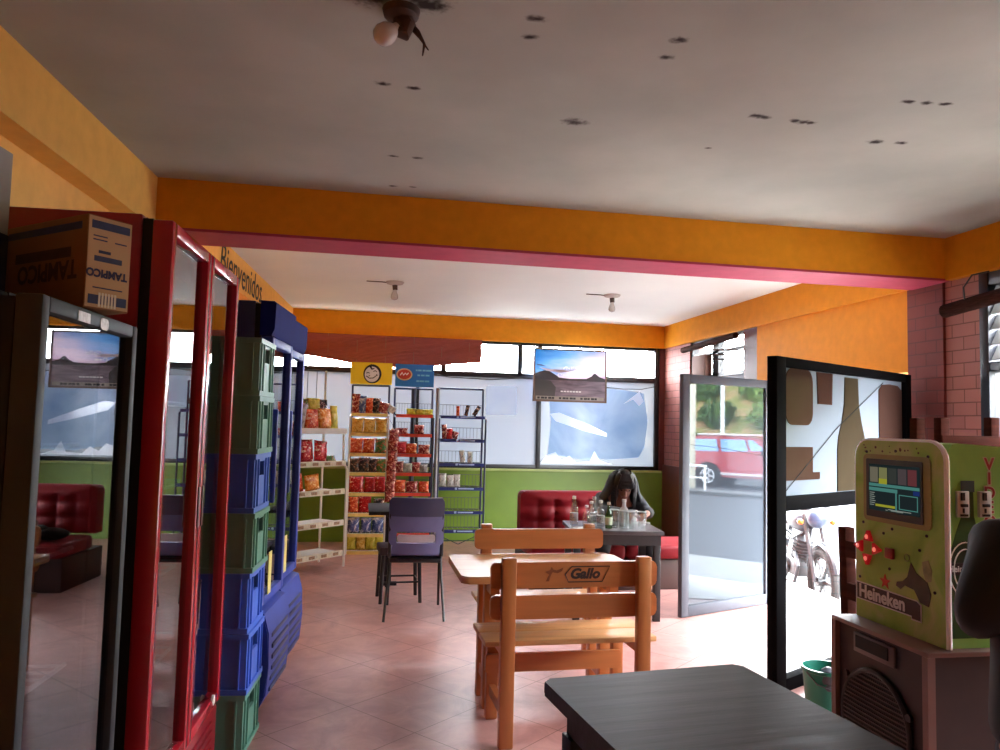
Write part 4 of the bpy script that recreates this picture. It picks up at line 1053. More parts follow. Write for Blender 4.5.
shelf_bags(RY, yn, 'top shelf', PZ8[0], [('maroon',-.15,.09,.21,4),('bluewhite',-.08,.10,.19,6),('redor',-.01,.10,.17,6),('black',.06,.10,.17,8),('maroon',.13,.12,.12,10,12),('silver',.20,.12,.09,30,30)], .10)
shelf_bags(RY, yn, 'second shelf', PZ8[1], [('yellow',-.125,.13,.165),('yellow',.0,.13,.16),('yellow',.125,.13,.165)], .08)
shelf_bags(RY, yn, 'third shelf', PZ8[2], [('redor',-.13,.14,.16),('redor',.0,.13,.16),('green',.13,.13,.165)], .08)
shelf_bags(RY, yn, 'fourth shelf', PZ8[3], [('black',-.14,.11,.15),('black',-.04,.12,.16),('black',.05,.10,.15),('green',.145,.12,.15)], .08)
shelf_bags(RY, yn, 'fifth shelf', PZ8[4], [('red',-.115,.17,.17),('red',.03,.13,.165),('red',.14,.14,.17)], .08)
shelf_bags(RY, yn, 'sixth shelf', PZ8[5], [('redor',-.14,.11,.165),('red',-.02,.14,.17),('black',.13,.12,.15)], .08)
shelf_bags(RY, yn, 'seventh shelf', PZ8[6], [('bluewhite',-.13,.13,.165),('bluewhite',.0,.12,.16),('bluewhite',.125,.13,.165)], .08)
shelf_bags(RY, yn, 'lowest shelf', PZ8[7], [('yelgrn',-.15,.12,.165),('yellow',-.05,.11,.16),('yelgrn',.05,.12,.16),('yelgrn',.15,.12,.165)], .08)
rn = 'red-stripped rack'
shelf_bags(RR, rn, 'top shelf', PZ8[0], [('yelgrn',-.03,.11,.075,25),('yelgrn',.07,.12,.07,25),('yelgrn',.16,.10,.07,25)], .08)
shelf_bags(RR, rn, 'second shelf', PZ8[1], [('maroon',-.13,.14,.07,30),('maroon',.06,.11,.10,8)], .08)
shelf_bags(RR, rn, 'third shelf', PZ8[2], [('red',-.13,.13,.13),('redor',-.02,.13,.11),('maroon',.12,.13,.10)], .08)
shelf_bags(RR, rn, 'fourth shelf', PZ8[3], [('maroon',-.14,.10,.12),('silver',-.05,.11,.10),('maroon',.04,.10,.11),('silver',.12,.10,.09)], .08)
shelf_bags(RR, rn, 'fifth shelf', PZ8[4], [('redor',-.13,.13,.135),('maroon',.0,.14,.12),('redor',.13,.12,.12)], .08)
nn = 'navy rack'
shelf_bags(RN, nn, 'top basket', PZ6[0], [('redor',-.05,.04,.11,0),('black',.04,.045,.12,0,12),('black',.13,.05,.12,0,32)], .06)
shelf_bags(RN, nn, 'second basket', PZ6[1], [('maroon',-.19,.06,.16,0,-4),('red',-.14,.08,.12,6),('maroon',-.09,.08,.08,12,20)], .06)
shelf_bags(RN, nn, 'third basket', PZ6[2], [('silver',.02,.06,.14,2,-6),('silver',.10,.06,.13,2)], .06)
shelf_bags(RN, nn, 'fourth basket', PZ6[3], [('silver',-.20,.09,.15),('silver',-.11,.09,.13),('silver',-.04,.08,.14)], .06)
wn = 'white corner rack'
shelf_bags(RWt, wn, 'top shelf', WZ[0], [('redor',-.78,.17,.22),('orange',-.60,.17,.23),('silver',-.47,.06,.25,6,14),('redor',-.34,.18,.20),('orange',-.17,.17,.21),('yelgrn',-.05,.10,.24,6)], .14, .024)
shelf_bags(RWt, wn, 'back row', WZ[0], [('black',-.68,.17,.30),('black',-.50,.17,.29),('green',-.36,.17,.30),('yelgrn',-.21,.17,.31),('black',-.09,.13,.30)], .24, .024)
shelf_bags(RWt, wn, 'second shelf', WZ[1], [('red',-.76,.18,.21),('red',-.57,.19,.22),('red',-.39,.18,.22),('red',-.22,.17,.20,8,6),('green',-.07,.13,.07,30)], .14, .024)
shelf_bags(RWt, wn, 'third shelf', WZ[2], [('bluewhite',-.66,.08,.14),('redor',-.46,.09,.17,4,-6),('orange',-.30,.19,.15,6,-5)], .14, .024)
# strip of small bags hanging between the yellow and the red-stripped rack
t = thing('hanging_strip', 'vertical hanging strip of small dark red snack packets between two racks', 'snack strip', (.325, 8.10, 0))
mb = MB(); mb.box(-.012, .04, .56, .012, .043, 1.34); mb.build('strip_band', white_pl, t); rod_ = MB(); rod_.tube([(0,.04,1.34),(0,.06,1.37),(-.05,.10,1.45)], .003, 6); rod_.build('hook', navy, t)
for k in range(7):
    me = bag_mesh(.11, .125, .05, 50+k); me.materials.append(BM['maroon'])
    o = bpy.data.objects.new('packet', me); C.objects.link(o); o.parent = t; o.location = (0.004*(-1)**k - .004*k + .012, 0.01, 1.20-.108*k); o.rotation_euler = (R(-6), 0, R(6*(-1)**k))

# bamboo blind over the left far window
t = thing('bamboo_blind', 'reddish-brown slatted blind sagging over the far window above the snack racks', 'blind', (0, 8.88, 0))
bl_m = M('red_brown_bamboo', (158, 74, 58), .65, var=.3, scale=12, stretch=(1, 1, 40))
def zb(x):  # lower edge
    return 2.165 - .085*min(1, max(0, (x+.72)/.7)) - .03*math.exp(-((x-.35)/.5)**2) + .075*max(0, (x-.6)/.8)
for k in range(23):
    f = k/22
    mb = MB(); pts = []
    for i in range(13):
        x = -.95 + 2.33*i/12; zt = 2.40; pts.append((x, .02*math.sin(f*9+i), zt + (zb(x)-zt)*f))
    mb.tube(pts, .0105, 6); mb.build('slat', bl_m, t)
mb = MB()
for i in range(7): x = -.75 + i*.33; mb.tube([(x, -.012, 2.41), (x, -.014, zb(x)-.005)], .003, 5)
mb.build('cord', M('pale_cord', (150, 110, 90), .7), t)
mb = MB(); mb.box(-.95, .02, 2.36, 1.39, .05, 2.415); mb.build('head_rail', M('brown_bamboo', (58,32,26)), t)
# landscape poster
t = thing('poster', 'framed landscape poster of lake and volcano hanging in the far window', 'poster', (2.485, 8.86, 2.022))
PW, PH = .465, .325
mb = MB()
for a in ((-PW,-.012,-PH,-PW+.02,.012,PH),(PW-.02,-.012,-PH,PW,.012,PH),(-PW+.02,-.012,-PH,PW-.02,.012,-PH+.02),(-PW+.02,-.012,PH-.02,PW-.02,.012,PH)): mb.box(*a)
mb.build('frame', M('brown_poster_frame', (110, 84, 66), .5), t)
m, nt, out = newmat('printed_sky'); b = nt.nodes.new('ShaderNodeBsdfPrincipled'); b.inputs['Roughness'].default_value = .35; nt.links.new(b.outputs[0], out.inputs[0])
tl = nt.nodes.new('ShaderNodeBsdfTranslucent'); ad = nt.nodes.new('ShaderNodeAddShader')
tc = nt.nodes.new('ShaderNodeTexCoord'); sp = nt.nodes.new('ShaderNodeSeparateXYZ'); nt.links.new(tc.outputs['Object'], sp.inputs[0])
no = nt.nodes.new('ShaderNodeTexNoise'); no.inputs['Scale'].default_value = 3; mp = nt.nodes.new('ShaderNodeMapping'); mp.inputs['Scale'].default_value = (1, 1, 4); nt.links.new(tc.outputs['Object'], mp.inputs[0]); nt.links.new(mp.outputs[0], no.inputs['Vector'])
m1 = nt.nodes.new('ShaderNodeMath'); m1.operation = 'MULTIPLY_ADD'; m1.inputs[1].default_value = .7; m1.inputs[2].default_value = .62; nt.links.new(sp.outputs[0], m1.inputs[0])
m2 = nt.nodes.new('ShaderNodeMath'); m2.operation = 'MULTIPLY_ADD'; m2.inputs[1].default_value = -1.4; nt.links.new(sp.outputs[2], m2.inputs[0]); nt.links.new(m1.outputs[0], m2.inputs[2])
m3 = nt.nodes.new('ShaderNodeMath'); m3.operation = 'MULTIPLY_ADD'; m3.inputs[1].default_value = .5; m3.inputs[2].default_value = -.2; nt.links.new(no.outputs['Fac'], m3.inputs[0])
m4 = nt.nodes.new('ShaderNodeMath'); m4.operation = 'ADD'; nt.links.new(m2.outputs[0], m4.inputs[0]); nt.links.new(m3.outputs[0], m4.inputs[1])
rp = nt.nodes.new('ShaderNodeValToRGB')
for k, (p, c) in enumerate(((0,(30,110,180)),(.3,(96,150,206)),(.55,(170,170,206)),(.75,(214,190,206)),(1,(190,160,186)))):
    if k < 2: e_ = rp.color_ramp.elements[k]
    else: e_ = rp.color_ramp.elements.new(p)
    e_.position = p; e_.color = lin(c)
nt.links.new(m4.outputs[0], rp.inputs[0]); nt.links.new(rp.outputs[0], b.inputs['Base Color'])
nt.links.new(rp.outputs[0], tl.inputs[0]); nt.nodes.remove(ad); ad = nt.nodes.new('ShaderNodeMixShader'); ad.inputs[0].default_value = .10
nt.links.new(b.outputs[0], ad.inputs[1]); nt.links.new(tl.outputs[0], ad.inputs[2]); nt.links.new(ad.outputs[0], out.inputs[0])
MB().poly([(-PW+.02,0,-PH+.02),(PW-.02,0,-PH+.02),(PW-.02,0,PH-.02),(-PW+.02,0,PH-.02)]).build('print', m, t, smooth=False)
pr = lambda pts, nm, mt, y: MB().prism(pts, y-.0008, y, XZ).build(nm, mt, t, smooth=False)
pr([(-.445,-.305),(.445,-.305),(.445,-.06),(-.445,-.06)], 'print_water', art_mat('printed_lake', [(.3,(84,72,80)),(.5,(120,104,116)),(.7,(150,130,140))], 4, .5, .4, (1,1,6)), -.003)
hill_d = M('printed_hills', (62, 56, 62), .5, var=.1)
pr([(-.445,-.06),(-.445,.01),(-.40,.03),(-.33,.055),(-.27,.05),(-.20,.01),(-.13,-.03),(.0,-.04),(.20,-.035),(.27,.0),(.30,.035),(.32,.035),(.37,-.005),(.445,-.03),(.445,-.065)], 'print_hills', hill_d, -.004)
pr([(-.445,-.305),(-.445,-.05),(-.25,-.07),(-.18,-.15),(-.2,-.305)], 'print_shore', M('printed_shore', (70, 66, 64), .5, var=.1), -.0045)
pr([(-.43,.13),(-.36,.125),(-.30,.10),(-.35,.105),(-.42,.115)], 'print_cloud', M('printed_cloud', (70, 84, 120), .5), -.0045)
pr([(-.40,.09),(-.25,.07),(-.10,.07),(.0,.04),(-.15,.03),(-.3,.05)], 'print_cloud', M('printed_pale_cloud', (226, 206, 214), .5), -.0045)
text('poster_lettering', 'Gallo', .075, white_pl, t, (-.10, -.0055, .055), (R(90), 0, 0), ext=.0003, sx=1.1, bold=.001, shear=.2)
mb = MB(); mb.tube([(-.135+.022*math.cos(a*math.pi/8), -.0055, .0+.025*math.sin(a*math.pi/8)) for a in range(13)], .005, 6); mb.box(-.10,-.006,-.008,-.02,-.0052,.012); mb.build('poster_logo', white_pl, t)
mb = MB()
for k in range(7): mb.box(-.12+k*.038, -.006, -.205, -.09+k*.038, -.0052, -.188)
mb.build('poster_caption', white_pl, t)
pr([(-.43,-.300),(.43,-.300),(.43,-.258),(-.43,-.258)], 'print_band', M('printed_pale_strip', (150, 140, 130), .5), -.005)
for k in range(18):
    x = -.41+k*.045
    if k % 6 != 5: MB().box(x, -.0068, -.292, x+.030+.01*(k%2), -.0058, -.268).build('poster_small_print', M('printed_black', (30, 28, 30), .5), t)
mb = MB(); mb.tube([(-.3,0,PH),(-.3,.05,.36),(-.3,.125,.37)], .003, 5); mb.tube([(.3,0,PH),(.3,.05,.36),(.3,.125,.37)], .003, 5); mb.build('hanging_cord', rubber, t)

# ------------------------------------------------------------------ red sofa, low table, person
red_v = M('red_vinyl', (128, 13, 27), .55, var=.12, scale=4, spec=.3)
t = thing('sofa', 'red tufted vinyl sofa in front of the green wall below the far window', 'sofa', (0, 0, 0))
mb = MB(); mb.box(1.45, 6.28, 0, 3.15, 6.98, .265, .01); mb.build('base', M('dark_brown_plinth', (66, 40, 36), .6, var=.15), t)
for x0, x1 in ((1.45,2.28),(2.29,3.15)):
    mb = MB(); mb.box(x0, 6.24, .265, x1, 6.80, .385, .035, seg=3); mb.build('seat_cushion', red_v, t)
# tufted back as one padded surface
bm = bmesh.new(); nx, nz = 60, 20; g = []
x0, x1, z0, z1 = 1.47, 2.62, .38, .79
for k in range(nz+1):
    row = []
    for j in range(nx+1):
        u = j/nx; v = k/nz; x = x0+(x1-x0)*u; z = z0+(z1-z0)*v
        rc = .05; cx = min(x-x0, x1-x); cz = z1 - z
        if cx < rc and cz < rc:
            d_ = math.hypot(rc-cx, rc-cz)
            if d_ > rc:
                s_ = rc/d_; nxp = rc-(rc-cx)*s_; nzp = rc-(rc-cz)*s_
                x = x0+nxp if x-x0 < x1-x else x1-nxp; z = z1-nzp
        fx = abs(math.sin(math.pi*u*7)); fz = abs(math.sin(math.pi*(v*3.0)))
        edge = min(1, 6*min(u, 1-u, 1-v + .02))
        puff = .055*edge*(fx**.45)*(fz**.45) if v < .84 else .05*edge
        row.append((bm.verts.new((x, 6.86 - puff, z)), bm.verts.new((x, 7.0, z))))
    g.append(row)
for k in range(nz):
    for j in range(nx):
        bm.faces.new((g[k][j][0], g[k][j+1][0], g[k+1][j+1][0], g[k+1][j][0])); bm.faces.new((g[k][j+1][1], g[k][j][1], g[k+1][j][1], g[k+1][j+1][1]))
for j in range(nx):
    bm.faces.new((g[nz][j][0], g[nz][j+1][0], g[nz][j+1][1], g[nz][j][1])); bm.faces.new((g[0][j+1][0], g[0][j][0], g[0][j][1], g[0][j+1][1]))
for k in range(nz):
    bm.faces.new((g[k][0][1], g[k][0][0], g[k+1][0][0], g[k+1][0][1])); bm.faces.new((g[k][nx][0], g[k][nx][1], g[k+1][nx][1], g[k+1][nx][0]))
q = MB(); q.bm.free(); q.bm = bm; q.build('backrest', red_v, t, ang=1.2)
mb = MB()
for iu in range(1, 7):
    for v in (1/3, 2/3):
        mb.sphere((x0+(x1-x0)*iu/7, 6.855, z0+(z1-z0)*v), (.008,.006,.008), 8, 6)
mb.build('tuft_button', red_v, t)
tag(MB().sphere((1.62,6.42,.44),(.14,.10,.05),16,10).sphere((1.70,6.40,.475),(.07,.06,.04),12,8).build('dark_bag', M('black_cloth', (22,22,26), .8, var=.3)), 'black cloth bag lying on the red sofa seat left of the low table', 'bag')

t = thing('low_table', 'dark wooden table covered with empty bottles in front of the red sofa', 'table', (1.90, 5.55, 0), R(-8))
LT = t
tw, td = .68, .56
mb = MB(); mb.box(-tw/2,-td/2,.622,tw/2,td/2,.65,.004); mb.build('tabletop', M('dark_worn_top', (74, 70, 74), .3, var=.2), t)
mb = MB(); mb.box(-tw/2+.02,-td/2+.02,.545,tw/2-.02,-td/2+.045,.622); mb.box(-tw/2+.02,td/2-.045,.545,tw/2-.02,td/2-.02,.622); mb.box(-tw/2+.02,-td/2+.045,.545,-tw/2+.045,td/2-.045,.622); mb.box(tw/2-.045,-td/2+.045,.545,tw/2-.02,td/2-.045,.622); mb.build('apron', M('dark_table_wood', (40, 36, 38), .5, var=.2), t)
for sx in (-1, 1):
    for sy in (-1, 1):
        mb = MB(); mb.box(sx*(tw/2-.045)-.025, sy*(td/2-.045)-.025, 0, sx*(tw/2-.045)+.025, sy*(td/2-.045)+.025, .545, .003); mb.build('leg', M('dark_table_wood', (40,36,38)), t)
LTm = Matrix.Translation((1.90,5.55,.65)) @ Matrix.Rotation(R(-8), 4, 'Z')
bglass = glass_mat('bottle_glass', (246, 249, 249), .04, 1.5, .12); gglass = glass_mat('green_bottle_glass', (150, 190, 120), .02, 1.5, .06)
def bottle(label, x, y, h, r, g, cap, lab, grp='bottles on the low table'):
    h *= .76; r *= .86
    p = LTm @ Vector((x, y, 0)); t = thing('bottle', label, 'bottle', p, 0, grp)
    mb = MB(); mb.lathe([(.0,.001),(r*.95,.0),(r,.008),(r,h*.50),(r*.85,h*.60),(r*.42,h*.72),(r*.38,h*.90),(r*.42,h*.94),(r*.36,h*.955),(.0,h*.955)], seg=18); mb.build('glass_body', g, t)
    if cap is not None: mb = MB(); mb.cyl((0,0,h*.90),(0,0,h),r*.46,seg=14); mb.build('cap', cap, t)
    if lab is not None: mb = MB(); mb.lathe([(r+.0004,h*.14),(r+.0016,h*.14),(r+.0016,h*.42),(r+.0004,h*.42)], seg=18); mb.build('label', lab, t)
labw = bag_mat('white_bottle_label', [(.3,(120,120,130)),(.5,(214,214,214)),(.75,(60,70,80))], 40)
bottle('clear bottle with white cap at the left end of the low table, alone', -.28, .04, .285, .036, bglass, white_pl, labw)
bottle('small clear bottle with white cap, second from the left on the low table', -.205, -.10, .215, .034, bglass, white_pl, None)
bottle('clear bottle with big white cap, third from the left on the low table', -.155, -.02, .245, .036, bglass, white_pl, labw)
bottle('tallest clear bottle with white cap in the middle of the low table', -.115, .10, .275, .036, bglass, white_pl, labw)
bottle('clear bottle with white cap close in front of the tallest bottle', -.085, -.02, .255, .035, bglass, white_pl, labw)
bottle('slim green glass bottle with pale label left of the drinking glasses', -.045, -.14, .255, .031, gglass, M('pale_gold_cap', (206,196,170), .4), M('pale_green_label', (200, 206, 180), .5))
bottle('white plastic bottle standing behind the row of drinking glasses', .12, .10, .255, .045, M('milky_plastic', (214, 214, 216), .4), white_pl, None)
gl_l = ['drinking glass, first of the row right of the green bottle','drinking glass, second of the row right of the green bottle','drinking glass in the middle of the row of glasses','drinking glass second from the right end of the row','drinking glass at the right end of the row, beside the papers']
for k, (x, y, h) in enumerate(((.015,-.10,.16),(.075,-.12,.155),(.13,-.14,.15),(.165,-.06,.15),(.215,-.14,.15))):
    h *= .86
    p = LTm @ Vector((x-.01, y, 0)); t = thing('drinking_glass', 'clear empty ' + gl_l[k], 'glass', p, 0, 'drinking glasses on the low table')
    mb = MB(); mb.lathe([(.0,.001),(.026,0),(.028,.01),(.034,h),(.031,h),(.025,.014),(.0,.014)], seg=18); mb.build('glass_body', bglass, t)
    mb = MB(); mb.lathe([(.0345,h-.004),(.0352,h),(.0305,h+.0015),(.0305,h-.004)], seg=18); mb.build('rim', M('glass_rim', (214,220,222), .15), t)
paper = M('white_paper', (214, 210, 204), .7)
for lb, x, y, a, w_, d in (('flat white paper at the left front of the low table',-.24,-.17,12,.15,.10),('folded white papers at the right end of the low table',.24+.05,.20,-20,.12,.08)):
    p = LTm @ Vector((x, y, .001)); o = MB().box(-w_/2,-d/2,0,w_/2,d/2,.004).box(-w_/3,-d/3,.004,w_/3,d/2.2,.007).build('paper', paper); o.location = p; o.rotation_euler = (0,0,R(a)); tag(o, lb, 'paper')

# people: skinned figures
def skin(name, verts, edges, rad, mat, parent, sub=2, root=0):
    me = bpy.data.meshes.new(name); me.from_pydata(verts, edges, [])
    o = bpy.data.objects.new(name + '_tmp', me); C.objects.link(o)
    md = o.modifiers.new('skin', 'SKIN'); md.use_smooth_shade = True
    for i, r in enumerate(rad):
        sv = me.skin_vertices[0].data[i]
        sv.radius = r if isinstance(r, tuple) else (r, r); sv.use_root = (i == root)
    sb = o.modifiers.new('sub', 'SUBSURF'); sb.levels = sub; sb.render_levels = sub
    bpy.context.view_layer.update()
    m2 = bpy.data.meshes.new_from_object(o.evaluated_get(bpy.context.evaluated_depsgraph_get()))
    bpy.data.objects.remove(o); bpy.data.meshes.remove(me)
    m2.name = name; m2.materials.clear(); m2.materials.append(mat)
    for p in m2.polygons: p.use_smooth = True
    o = bpy.data.objects.new(name, m2); C.objects.link(o); o.parent = parent
    return o
class Fig:
    def __init__(s): s.v = []; s.e = []; s.r = []
    def chain(s, pts, start=None):
        prev = start; ids = []
        for p, r in pts:
            s.v.append(tuple(p)); s.r.append(r); i = len(s.v)-1; ids.append(i)
            if prev is not None: s.e.append((prev, i))
            prev = i
        return ids
    def skin(s, name, mat, parent, sub=2): return skin(name, s.v, s.e, s.r, mat, parent, sub)
def fingers(f, wrist, palm, out, side, n=5, L=.05, r=.0068):
    """palm end point + four fingers and a thumb"""
    wv, pv = Vector(wrist), Vector(palm); d = (pv-wv).normalized(); sd = Vector(side).normalized(); up = d.cross(sd).normalized()
    return d, sd, up
def add_hand(f, start, wrist, d, side, curl, scale=1.0):
    """hand grown from the wrist: a palm, four bent fingers of different length, and a thumb from the palm's side"""
    d = Vector(d).normalized(); sd = Vector(side).normalized(); dn = Vector(curl).normalized(); w_ = Vector(wrist); S = scale
    p1 = f.chain([(w_ + d*.035*S, (.030*S, .014*S))], start)[0]
    p2 = f.chain([(w_ + d*.070*S, (.034*S, .013*S))], p1)[0]
    for k, (o_, L) in enumerate(((-.027,.062),(-.009,.072),(.009,.068),(.027,.052))):
        b0 = w_ + d*.085*S + sd*o_*S
        f.chain([(b0, .0085*S), (b0 + d*L*.45*S + dn*.010*S, .0078*S), (b0 + d*L*.75*S + dn*.028*S, .007*S), (b0 + d*L*.9*S + dn*.045*S, .006*S)], p2)
    t0 = w_ + d*.035*S - sd*.034*S
    f.chain([(t0, .010*S), (t0 + d*.025*S - sd*.018*S + dn*.008*S, .009*S), (t0 + d*.050*S - sd*.020*S + dn*.022*S, .0075*S)], p1)
def head(parent, c, rot, skin_m, hair_m, s=1.0):
    """head with face: local -y is the face direction"""
    X = Matrix.Translation(c) @ Euler(rot).to_matrix().to_4x4() @ Matrix.Diagonal((s, s, s, 1))
    return X
skin_m = M('brown_skin', (150, 96, 76), .55, var=.06)
hair_m = M('black_hair', (22, 18, 20), .5, var=.3, scale=20, stretch=(12, 12, 1))
jacket = M('charcoal_jacket', (36, 38, 44), .75, var=.15, scale=12)
jean = M('dark_denim', (30, 34, 48), .8, var=.15, scale=20)
def add_head_mesh(ob, X):
    """merge a sculpted head (skull, jaw, nose, lips, ears) into the body mesh"""
    bm = bmesh.new(); bm.from_mesh(ob.data)
    def sp(c, r, seg=18, rg=12): bmesh.ops.create_uvsphere(bm, u_segments=seg, v_segments=rg, radius=1, matrix=X @ Matrix.Translation(c) @ Matrix.Diagonal((r[0], r[1], r[2], 1)))
    sp((0,0,.02),(.074,.092,.092)); sp((0,-.022,-.045),(.056,.066,.070)); sp((0,-.060,-.098),(.026,.022,.020))
    sp((0,-.094,-.022),(.012,.018,.028),10,8); sp((0,-.100,-.040),(.016,.014,.011),10,8)
    sp((.076,.004,-.012),(.010,.020,.030),10,8); sp((-.076,.004,-.012),(.010,.020,.030),10,8)
    sp((.032,-.074,.024),(.026,.014,.009),10,8); sp((-.032,-.074,.024),(.026,.014,.009),10,8)
    for p in bm.faces: p.smooth = True
    bm.to_mesh(ob.data); bm.free()
def face_parts(ob, X):
    mb = MB()
    for sx in (-1, 1): mb.sphere((sx*.031,-.080,.002),(.012,.008,.007),10,8)
    o = mb.build('eyes', M('dark_eyes', (24,18,16), .2), ob); o.data.transform(X)
    mb = MB(); mb.sphere((0,-.086,-.070),(.024,.009,.008),12,8); o = mb.build('lips', M('lips', (130,66,60), .5), ob); o.data.transform(X)
    mb = MB()
    for sx in (-1, 1): mb.tube([(sx*.012,-.090,.030),(sx*.032,-.088,.037),(sx*.052,-.074,.028)], [.004,.005,.003], 6)
    o = mb.build('eyebrows', hair_m, ob); o.data.transform(X)

# seated woman leaning over the low table
t = thing('person', 'person in dark hooded jacket with long black hair leaning over the low table', 'person', (-.07, 0, 0))
f = Fig()
core = f.chain([((2.34,6.52,.50),(.15,.12)),((2.34,6.50,.60),(.135,.10)),((2.335,6.44,.70),(.14,.10)),((2.33,6.38,.77),(.13,.085)),((2.325,6.31,.82),(.055,.055)),((2.32,6.25,.86),(.05,.05))])
for sx in (-1, 1):
    sh = f.chain([((2.33+sx*.15,6.38,.755),.058),((2.33+sx*.19,6.27,.66),.047),((2.33+sx*.13,6.05,.69),.037),((2.33+sx*.075,5.93,.695),.027)], core[3])
    add_hand(f, sh[-1], (2.33+sx*.075,5.93,.695), (-sx*.6,-.8,-.1), (.8, -sx*.6, 0), (0,-.2,-1), .9)
    if sx < 0: leg = [((2.25,6.42,.48),.088),((2.10,6.10,.47),.062),((2.04,6.00,.26),.047),((2.00,5.98,.09),.032),((1.99,5.93,.04),.034),((1.985,5.83,.03),.026)]
    else: leg = [((2.43,6.42,.48),.088),((2.48,6.10,.48),.062),((2.49,6.06,.26),.047),((2.49,6.08,.09),.032),((2.49,6.04,.04),.034),((2.49,5.94,.03),.026)]
    f.chain(leg, core[0])
body = f.skin('body', skin_m, t)
HX = Matrix.Translation((2.315,6.215,.915)) @ Euler((R(38),0,R(-14))).to_matrix().to_4x4()
add_head_mesh(body, HX); face_parts(body, HX)
f = Fig()
core = f.chain([((2.34,6.53,.47),(.175,.15)),((2.34,6.51,.60),(.165,.135)),((2.335,6.45,.71),(.175,.135)),((2.33,6.40,.79),(.145,.105)),((2.328,6.35,.825),(.075,.07))])
for sx in (-1, 1): f.chain([((2.33+sx*.155,6.40,.765),.082),((2.33+sx*.20,6.27,.665),.068),((2.33+sx*.145,6.06,.69),.054),((2.33+sx*.09,5.965,.695),.042)], core[3])
f.skin('jacket', jacket, t)
f = Fig(); core = f.chain([((2.34,6.50,.47),(.165,.13))])
f.chain([((2.25,6.42,.485),.105),((2.10,6.10,.475),.078),((2.06,6.03,.34),.066)], core[0]); f.chain([((2.43,6.42,.485),.105),((2.48,6.10,.485),.078),((2.49,6.07,.26),.062),((2.49,6.08,.12),.055)], core[0])
f.skin('trousers', M('black_trousers', (18, 18, 22), .8, var=.2), t)
for x, y in ((1.988,5.89),(2.49,6.0)): mb = MB(); mb.sphere((x,y,.032),(.047,.115,.034),14,8); mb.build('shoe', M('dark_shoe', (34,32,34), .6), t)
# hair: cap plus long locks falling forward beside the face; hood behind
mb = MB(); mb.sphere((0,.016,.034),(.090,.100,.092),20,14); o = mb.build('hair', hair_m, t); 
bm = bmesh.new(); bm.from_mesh(o.data)
for c, r in (((-.075,-.015,-.06),(.030,.055,.13)),((.078,-.01,-.06),(.032,.060,.14)),((0,.07,-.05),(.085,.05,.13)),((.0,-.076,.066),(.062,.022,.026)),((-.04,-.084,.045),(.03,.012,.03))):
    bmesh.ops.create_uvsphere(bm, u_segments=14, v_segments=10, radius=1, matrix=Matrix.Translation(c) @ Matrix.Diagonal((*r, 1)))
for p in bm.faces: p.smooth = True
bm.to_mesh(o.data); bm.free(); o.data.transform(HX)
mb = MB(); rh = random.Random(3)
for q in range(74):
    a = R(-128 + 256*q/73) ; sx_, cy_ = math.sin(a), math.cos(a)
    ln = rh.uniform(.17, .25) if abs(q-36.5) > 8 else rh.uniform(.12, .2)
    p0 = Vector((sx_*.045, .016 + cy_*.05, .118)); p1 = Vector((sx_*.093, .016 + cy_*.102, .04)); p2 = Vector((sx_*(.098+rh.uniform(-.01,.012)), .012 + cy_*.106 - .012, -.06)); p3 = Vector((sx_*(.092+rh.uniform(-.02,.02)), cy_*.09 - .03, -ln))
    mb.tube([p0, p1, p2, p3], [.009, .011, .010, .003], 6)
for q in range(14):
    x = -.055 + .11*q/13; mb.tube([Vector((x*.5, -.02, .128)), Vector((x*.9, -.072, .098)), Vector((x*1.1, -.094, .052)), Vector((x*1.2, -.092, .022 + rh.uniform(-.008, .012)))], [.008, .010, .008, .002], 6)
ob = mb.build('hair_strands', hair_m, o); ob.data.transform(HX)
mb = MB(); n = 20; rows = []
for cx, cy, z, rx, ry, op in ((2.312,6.275,1.035,.020,.020,95),(2.312,6.265,1.022,.075,.07,95),(2.312,6.265,.985,.118,.105,88),(2.314,6.275,.93,.138,.125,84),(2.318,6.30,.87,.155,.135,82),(2.322,6.34,.81,.185,.145,84),(2.327,6.38,.76,.215,.15,88),(2.33,6.42,.70,.225,.14,100)):
    row = []
    for j in range(n+1):
        a = R(-90 + op*.55 + (360 - op*1.1)*j/n); row.append(mb.bm.verts.new((cx + rx*math.cos(a), cy + ry*math.sin(a), z + .006*math.sin(j*1.9 + z*40))))
    rows.append(row)
for k in range(len(rows)-1):
    for j in range(n): mb.bm.faces.new((rows[k][j], rows[k][j+1], rows[k+1][j+1], rows[k+1][j]))
o = mb.build('hood', jacket, t, ang=3)
sm = o.modifiers.new('thickness', 'SOLIDIFY'); sm.thickness = .012

# companion at the right edge of the view, standing with the back to the wall of the room's near side
t = thing('person', 'person in black jacket and dark jeans at the right edge, only shoulder and arm visible', 'person', (1.535, 1.40, 0), R(-14))
f = Fig()   # local: faces +y
core = f.chain([((0,0,.80),(.135,.10)),((0,.0,.92),(.125,.09)),((0,.0,1.05),(.145,.10)),((0,.0,1.17),(.13,.085)),((0,.01,1.25),(.05,.05)),((0,.02,1.30),(.048,.05))])
for sx in (-1, 1):
    sh = f.chain([((sx*.15,0,1.165),.05),((sx*.205,-.03,1.03),.040),((sx*.16,.09,.985),.034),((sx*.10,.19,.985),.024)], core[3])
    add_hand(f, sh[-1], (sx*.10,.19,.985), (-sx*.5,.85,.05), (.85, sx*.5, 0), (0,.2,-1), .9)
    f.chain([((sx*.085,0,.74),.086),((sx*.09,.015,.43),.06),((sx*.092,-.01,.22),.048),((sx*.094,-.02,.08),.033),((sx*.096,.03,.035),.036),((sx*.10,.12,.028),.028)], core[0])
body = f.skin('body', skin_m, t)
HX = Matrix.Translation((0,.04,1.40)) @ Euler((R(12),0,R(180))).to_matrix().to_4x4()
add_head_mesh(body, HX); face_parts(body, HX)
